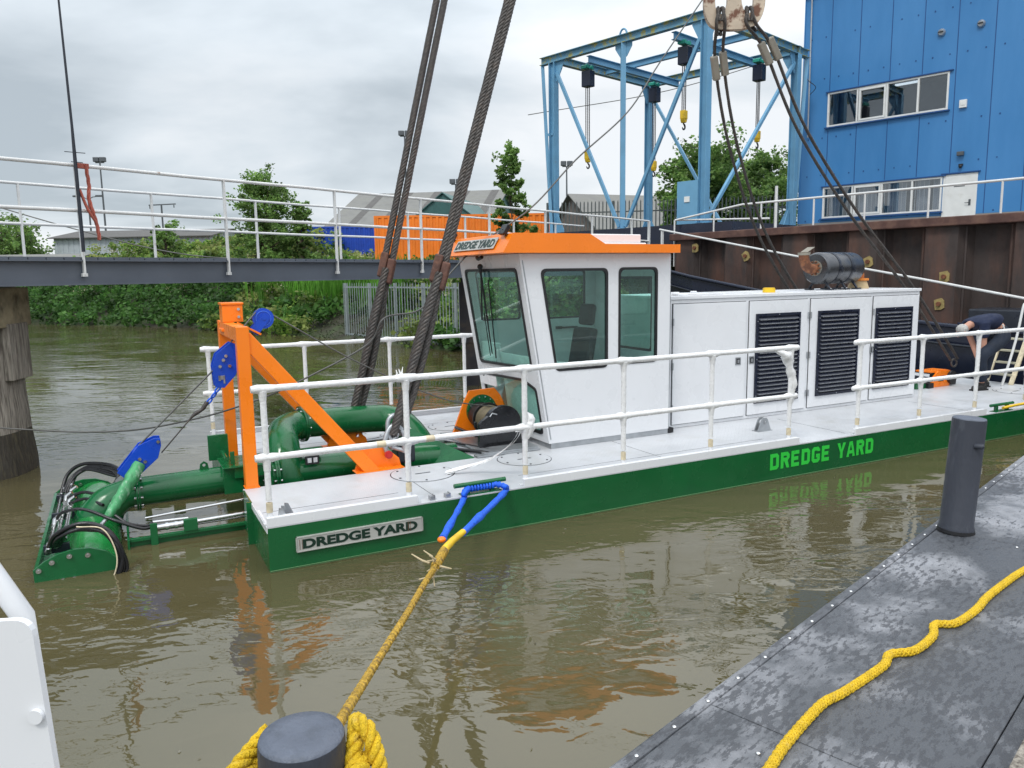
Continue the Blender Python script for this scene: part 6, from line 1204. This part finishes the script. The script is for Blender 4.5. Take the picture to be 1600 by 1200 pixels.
m = MB(); m.tube([P[0]+Vec((0.09, .25, .0)), P[0]+Vec((.03, .08, .0)), P[2], P[4]], [0.024, .026, 0.028, .024], 10, jit=.05); m.build('yellow_splice_eye', M_yel3, mr)
m = MB(); braid(m, P[3:11], 0.024, 0.008, 4, 0.1).build('splice', [M_yel2, M_core], mr)
MB().ball(P[0]+Vec((-0.055, 0.12, -0.01)), 0.032, 12, sc_=(1, 1, .7)).build('orange_tape', M_orange, mr)
m = MB()
for i in range(9):
    b = P[9]+Vec(rng.normal(size=3))*0.02; d = Vec((rng.uniform(-1, 1), rng.uniform(-.4, .4), rng.uniform(-1, .5))).normalized(); e_ = Vec(rng.normal(size=3))*0.015
    m.tube([b, b+d*0.05+e_, b+d*rng.uniform(.08, .14)], [0.009, 0.007, 0.004], 6)
m.build('frayed_ends', M_fray, mr)

tagp(MB().tube(catmull([D(9.95, 0.02, 0.40), D(10.3, 0.0, 0.42), D(10.9, -0.04, 0.44), D(11.8, -0.1, 0.47), D(12.6, -.2, .5)], 6), 0.02, 8).build('yellow_line', M_yel3), 'straight yellow line leaving the rear green cleat towards the right edge', 'rope')
fl = []
for i in range(260):
    a = rng.uniform(-6, 6); y_ = rng.uniform(2.6, 12); q = Vec((a, y_, WZ)); l = RDI @ q
    if -2 < l.x < 13 and -0.15 < l.y < 4.3: continue
    if y_ < a+2.4: continue
    fl.append((a, y_, WZ+0.002))
o = leaves('floating_scraps', fl, 0.028, leafmat('drifting_scraps', [(0.35, 0.32, 0.22), (0.12, 0.10, 0.05), (0.45, 0.44, 0.38)]), asp=0.6); me = o.data
for v in me.vertices: v.co.z = WZ+0.004
o['kind'] = 'stuff'; o['label'] = 'tiny scraps and leaf bits drifting on the brown water'; o['category'] = 'debris'
# ------------------------------------------------------------ floating pontoon
PZ = 0.70
pon = thing('floating_pontoon', 'grey stained floating pontoon with a riveted edge in the right foreground', 'pontoon', (0.3, 2.37, 0), radians(45.2))
# local x along edge (away), y = water side
MB().box((-2.6, -3.2, 0.15), (30, -0.012, PZ-0.03)).build('float_body', M_dark, pon)
m = MB()
for a, b in ((-2.6, 0.58), (0.584, 3.35), (3.354, 6.1), (6.104, 9), (9.004, 30)):
    m.box((a, -0.90 if a < 3 else -1.3, PZ-0.03), (b, -0.055, PZ)); m.box((a, -3.2, PZ-0.03), (b, (-0.904 if a < 3 else -1.304), PZ))
m.build('deck_panels', M_pont, pon, bev=0.003)
MB().box((-2.6, -0.052, PZ-0.10), (30, 0.0, PZ+0.003)).build('edge_strip', M_pont, pon, bev=0.012)
for i in range(26):
    x = -0.35+i*0.235; MB().ball((x, -0.035 if x < 5 else -.03, PZ+0.003), 0.010, 10, sc_=(1, 1, .5)).build('screw', M_chrome, pon) if i == 0 else None
scr = [o for o in pon.children if o.name.startswith('screw')][0]; scr.location = (0, 0, 0)
for i in range(1, 26): c = scr.copy(); sc.collection.objects.link(c); c.location = (i*0.235, 0, 0)
for (x, y) in ((0.12, -0.42), (0.27, -0.5), (0.42, -.33), (0.30, -0.70), (0.05, -0.30), (3.3, -.5)): c = scr.copy(); sc.collection.objects.link(c); c.location = (x+0.35, y+0.035, -0.001)
tbx = MB().box((-2, -1.09, PZ+0.001), (1.9, -0.985, PZ+0.07)).build('timber_batten', M_wood, bev=.006); tbx.location = pon.location; tbx.rotation_euler = pon.rotation_euler
tagp(tbx, 'brown timber batten lying on the pontoon at the bottom right corner', 'timber')
def bollard(lab, p, top, tilt, r=0.096):
    t = thing('bollard', lab, 'bollard', p, 0, 'round charcoal bollards on the pontoon edge'); t.rotation_euler = tilt; h = top-p[2]
    MB().tube([(0, 0, 0.0), (0, 0, 0.04), (0, 0, 0.05), (0, 0, h-0.02), (0, 0, h-0.006)], [r*1.06, r*1.05, r, r, r*0.985], 48, cap=False).build('post', M_boll, t)
    MB().tube([(0, 0, h-0.007), (0, 0, h), (0, 0, h+0.002)], [r*0.985, r*0.95, r*0.6], 48).build('top_cap', M_bollt, t)
    MB().tube([(0, 0, 0.002), (0, 0, 0.022)], [r*1.12, r*1.1], 40).build('base_ring', M_black, t)
    MB().tube([(0, -r*0.95, h-0.16), (0.02, -r-0.03, h-0.155), (0.03, -r-0.035, h-0.15)], [0.018, 0.017, 0.01], 10).build('bolt', M_boll, t)
    return t
bollard('leaning charcoal bollard standing at the pontoon edge in front of the green hull', (2.79, 4.66, PZ), 1.43, (radians(0), radians(3.0), 0))
bollard('charcoal bollard with yellow rope wound round it at the bottom of the view', (-0.45, 1.46, PZ), 1.42, (0, radians(0.5), 0), 0.088)
c_ = Vec((-0.45, 1.46, 0)); m = MB()
pts = []
for i in range(60):
    a = -0.6+i*0.30; R_ = 0.112+0.015*sin(i*0.9); pts.append(c_+Vec((R_*cos(a), R_*sin(a), 1.305-0.0045*i+0.018*sin(a*1.0+1))))
m.strands(pts, 0.0115, 0.0095, 3, 0.07, 7)
for q in ([(-.37, 1.56, 1.25), (-.35, 1.54, 1.37), (-.335, 1.51, 1.412), (-.312, 1.49, 1.405), (-.292, 1.47, 1.355), (-.28, 1.45, 1.29), (-.272, 1.43, 1.15)],
          [(-.362, 1.585, 1.30), (-.352, 1.56, 1.385), (-.343, 1.51, 1.395), (-.342, 1.465, 1.36), (-.344, 1.43, 1.31), (-.352, 1.39, 1.24)],
          [(-.50, 1.335, 1.25), (-.455, 1.34, 1.275), (-.40, 1.352, 1.30), (-.355, 1.385, 1.33), (-.328, 1.435, 1.35), (-.318, 1.49, 1.345)],
          [(-.535, 1.53, 1.385), (-.555, 1.49, 1.372), (-.585, 1.44, 1.345), (-.615, 1.38, 1.305), (-.63, 1.33, 1.26)],
          [(-.53, 1.52, 1.345), (-.56, 1.46, 1.335), (-.585, 1.40, 1.30), (-.59, 1.34, 1.25)]): m.strands(catmull(q, 8), 0.0105, 0.0088, 3, 0.075, 8)
tagp(m.build('bollard_rope', M_yel), 'bright yellow rope coils wrapped round the nearest bollard', 'rope')
yr = MB(); ypts = [(0.60, 2.08, 0.716), (0.79, 2.28, 0.716), (0.94, 2.47, 0.716), (1.15, 2.70, 0.716), (1.25, 2.77, 0.716), (1.35, 2.845, .716), (1.53, 2.99, 0.716), (1.60, 3.08, 0.716), (1.72, 3.11, 0.716), (1.87, 3.24, 0.716), (1.94, 3.35, 0.716), (2.04, 3.36, 0.716), (2.22, 3.50, 0.716), (2.36, 3.64, 0.716), (2.57, 3.82, 0.716), (2.76, 3.97, 0.716), (3.1, 4.2, 0.716), (3.6, 4.45, .716)]
braid(yr, catmull(ypts, 8), 0.0135, 0.0056, 4, 0.075, 6); tagp(yr.build('loose_rope', [M_yel, M_core2]), 'long bright yellow braided rope lying loose across the pontoon deck', 'rope')
# white panel and pipe at the left edge
wp = thing('white_fence_panel', 'smooth white rounded steel plate standing at the bottom left edge', 'panel', (-0.80, 1.05, 0))
m = MB(); o_ = rpoly([(-0.75, 0.70), (0.098, 0.70), (0.040, 1.826), (-0.75, 1.785)], 0.03); plate(m, [o_], 0.012, frame((0, 0.10, 0), (1, 0, 0), (0, 0, 1))); m.build('panel', M_white, wp, bev=0.003, bseg=3)
MB().tube([(-0.30, 0.16, 2.25), (-0.095, 0.16, 1.93), (-.02, .16, 1.80), (0.01, 0.16, 1.2), (.01, .16, .7)], 0.018, 12).build('support_tube', M_white, wp)
MB().cyl((0.035, 0.080, 1.665), (0.035, 0.0875, 1.665), 0.012, seg=16).build('screw_head', M_white, wp)

# ------------------------------------------------------------ boarding ladder at the stern
ld = thing('boarding_ladder', 'pale yellowish metal steps with looped handrail behind the bending man', 'ladder', D(12.28, 1.38, 0.354), DA)
def LP(px, dz, dv=0): return (px, dv, dz)
m = MB()
for v in (0, 0.42): m.bar((0.22, v, 0), (0.62, v, 0.85), 0.03, 0.07, (0, 1, 0))
m.build('stringer', M_tape, ld)
for i in range(4): MB().box((0.27+i*0.10, 0.02, 0.14+i*0.2), (0.42+i*0.10, 0.40, 0.165+i*0.2)).build('step', mat('pale_tread', (0.42, 0.40, 0.30), 0.6, var=.2), ld)
for v in (0.02,): MB().tube(catmull([(0.0, v, 0.0), (0.30, v, 0.75), (0.44, v, 1.30), (0.50, v, 1.36), (0.55, v, 1.30), (0.56, v, 0.7)], 7), 0.020, 10).build('handrail', M_rail, ld)

# ------------------------------------------------------------ the man bending over
man = thing('person', 'man in navy shirt and dark blue trousers bending down to the deck at the stern', 'person', D(11.8, 1.4, 0.354), DA)
def skin(name, nodes, edges, m_, parent, root=0, lv=2):
    me = bpy.data.meshes.new(name); me.from_pydata([n[:3] for n in nodes], edges, []); o = bpy.data.objects.new(name, me); sc.collection.objects.link(o)
    o.modifiers.new('s', 'SKIN'); sv_ = me.skin_vertices[0].data
    for i, n in enumerate(nodes): r = n[3]; sv_[i].radius = (r, n[4] if len(n) > 4 else r); sv_[i].use_root = i == root
    sb = o.modifiers.new('u', 'SUBSURF'); sb.levels = lv; sb.render_levels = lv
    dg = bpy.context.evaluated_depsgraph_get(); dg.update(); m2 = bpy.data.meshes.new_from_object(o.evaluated_get(dg)); o.modifiers.clear(); o.data = m2; bpy.data.meshes.remove(me)
    for p in m2.polygons: p.use_smooth = True
    m2.materials.clear(); m2.materials.append(m_); o.parent = parent; return o
# local: x aft, y away from camera, z up; he faces the bow (-x)
PV, SP, CHs, NK, HDb, HD = (0.20, -0.08, 0.98), (0.06, -0.03, 1.13), (-0.17, 0.06, 1.14), (-0.32, 0.13, 1.06), (-0.37, 0.15, 1.02), (-0.45, 0.18, 0.96)
SHa, SHb = (-0.26, -0.08, 1.06), (-0.20, 0.27, 1.06)
ELa, HAa = (-0.22, -0.07, 0.70), (-0.14, -0.02, 0.42)
ELb, HAb = (-0.06, 0.20, 0.70), (-0.11, 0.06, 0.43)
HPa, KNa, ANa, TOa = (0.18, -0.19, 0.92), (-0.36, -0.12, 0.56), (-0.24, -0.10, 0.10), (-0.43, -0.07, 0.035)
HPb, KNb, ANb, TOb = (0.22, 0.04, 0.90), (0.13, 0.06, 0.50), (0.12, 0.08, 0.10), (-0.06, 0.11, 0.035)
nodes = [(*PV, .11), (*SP, .11), (*CHs, .12), (*NK, .06), (*HDb, .065), (*HD, .085), (*SHa, .055), (*ELa, .045), (*HAa, .03), (*SHb, .055), (*ELb, .045), (*HAb, .03), (*HPa, .07), (*KNa, .055), (*ANa, .042), (*HPb, .07), (*KNb, .055), (*ANb, .042), (-0.11, 0.0, 0.36, .035, .02), (-0.115, 0.04, 0.37, .035, .02)]
edges = [(0, 1), (1, 2), (2, 3), (3, 4), (4, 5), (2, 6), (6, 7), (7, 8), (2, 9), (9, 10), (10, 11), (0, 12), (12, 13), (13, 14), (0, 15), (15, 16), (16, 17), (8, 18), (11, 19)]
body = skin('body', nodes, edges, M_skin, man)
fm = MB()
for (bx, by, bz), sg in (((-0.11, 0.0, 0.35), 1), ((-0.115, 0.04, 0.36), -1)):
    for k, L_ in enumerate((0.062, 0.07, 0.068, 0.055)): y_ = by+sg*(k-1.5)*0.012; fm.tube([(bx-0.01+k*0.013, y_, bz+.01), (bx-0.015+k*0.013, y_, bz-L_*0.5), (bx-0.003+k*0.012, y_+.004*sg, bz-L_)], [0.0095, 0.0085, 0.0065], 7)
    fm.tube([(bx-0.025, by, bz+.02), (bx-0.045, by+.01*sg, bz-.01), (bx-0.04, by+.015*sg, bz-.035)], [0.010, 0.009, 0.007], 7)
# face: nose, brow, ears on the down turned head
fm.ball((-0.515, 0.20, 0.905), 0.02, 8).ball((-0.47, 0.10, 0.95), 0.022, 8, sc_=(.5, .4, 1)).ball((-0.43, 0.265, 0.95), 0.022, 8, sc_=(.5, .4, 1)).ball((-0.52, 0.165, 0.925), 0.011, 8).ball((-0.50, 0.225, 0.925), 0.011, 8).box((-0.505, 0.175, 0.865), (-0.495, 0.215, 0.87))
hd_ = fm; b2 = body.data; off = len(b2.vertices); bmx = bmesh.new(); bmx.from_mesh(b2); vsb = [bmx.verts.new(v) for v in fm.v]
for f in fm.f:
    try: ff = bmx.faces.new([vsb[i] for i in f]); ff.smooth = True
    except ValueError: pass
bmx.to_mesh(b2); bmx.free()
skin('shirt', [(0.14, -0.06, 1.05, .165), (*SP, .165), (*CHs, .18), (-0.28, 0.11, 1.08, .10), (*SHa, .095), (-0.245, -0.078, 0.84, .085), (*SHb, .095), (-0.14, 0.24, 0.86, .08)], [(0, 1), (1, 2), (2, 3), (2, 4), (4, 5), (2, 6), (6, 7)], M_shirt, man)
skin('trousers', [(0.20, -0.075, 0.96, .185), (0.10, -0.04, 1.05, .15), (0.14, -0.19, 0.86, .13), (*KNa, .10), (-0.29, -0.11, 0.30, .088), (-0.245, -.10, .135, .08), (0.21, 0.04, 0.86, .13), (*KNb, .10), (0.12, .075, .30, .08), (0.12, .08, .135, .072)], [(0, 1), (0, 2), (2, 3), (3, 4), (4, 5), (0, 6), (6, 7), (7, 8), (8, 9)], M_trou, man)
hb = MB(); hb.ball((-0.425, 0.175, 0.995), 0.098, 14, sc_=(1.0, .95, .85)); hb.build('hair', M_hair, man)
for (ax, ay), (tx, ty) in ((ANa[:2], TOa[:2]), (ANb[:2], TOb[:2])):
    d = Vec((tx-ax, ty-ay, 0)).normalized(); s = MB(); a = Vec((ax, ay, 0)); s.tube([a-d*0.09+Vec((0, 0, .045)), a-d*.07+Vec((0, 0, .05)), a+Vec((0, 0, .055)), a+d*.10+Vec((0, 0, .042)), a+d*.19+Vec((0, 0, .034)), a+d*.215+Vec((0, 0, .03))], [.022, .042, .052, .044, .036, .012], 12); s.cyl(a+Vec((0, 0, .05)), a+Vec((0, 0, .12)), .048, .05, 14); s.bar(a-d*.10+Vec((0, 0, .012)), a+d*.22+Vec((0, 0, .012)), .085, .024); s.build('shoe', M_shoe, man)
MB().tube([(0.03+0.0, -0.20, 1.07), (0.06, -.215, 1.0)], .012, 6).build('belt_tag', M_pvc, man)

# group words for single parents that carry no group

# ------------------------------------------------------------ tidy the hierarchy: thing > part > sub-part
def join_into(p, c):
    a, b = p.data, c.data; base = len(a.materials); M = p.matrix_local.inverted() @ p.matrix_local @ c.matrix_local
    vsa = [tuple(v.co) for v in a.vertices]; vsb = [tuple(c.matrix_basis @ v.co) for v in b.vertices]
    fa = [tuple(q.vertices) for q in a.polygons]; fb = [tuple(i+len(vsa) for i in q.vertices) for q in b.polygons]
    mi = [q.material_index for q in a.polygons]+[q.material_index+base for q in b.polygons]; sm = [q.use_smooth for q in a.polygons]+[q.use_smooth for q in b.polygons]
    me = bpy.data.meshes.new(p.name); me.from_pydata(vsa+vsb, [], fa+fb)
    for m in list(a.materials)+list(b.materials): me.materials.append(m)
    me.polygons.foreach_set('material_index', mi); me.polygons.foreach_set('use_smooth', sm); me.update(); p.data = me; bpy.data.objects.remove(c)
MAIN = {'bow_frame': 'cross_beam', 'suction_ladder': 'suction_pipe', 'cutter_head': 'shroud', 'winch': 'winch_housing', 'cabin': 'cabin_shell', 'engine_housing': 'housing_body', 'exhaust_muffler': 'muffler_can', 'stern_winch': 'winch_frame', 'guard_rail': 'rail_tube'}
for e_ in [o for o in list(dr.children) if o.type == 'EMPTY']:
    nm = e_.name.split('.')[0]; ch_ = list(e_.children); main = [c for c in ch_ if c.name.startswith(MAIN[nm])][0]
    main.parent = dr
    for c in ch_:
        if c is main: continue
        if nm == 'engine_housing' and c.name.startswith('door'): c.parent = dr; c.name = 'engine_door'; continue
        if c.name.startswith('cabin_roof'): c.parent = dr; [join_into(k, g) for k in c.children for g in list(k.children)]; continue
        for g in list(c.children): join_into(c, g)
        c.parent = main
    bpy.data.objects.remove(e_); main.name = nm
for o in list(hull.children)+list(deck.children):
    for g in list(o.children): join_into(o, g)
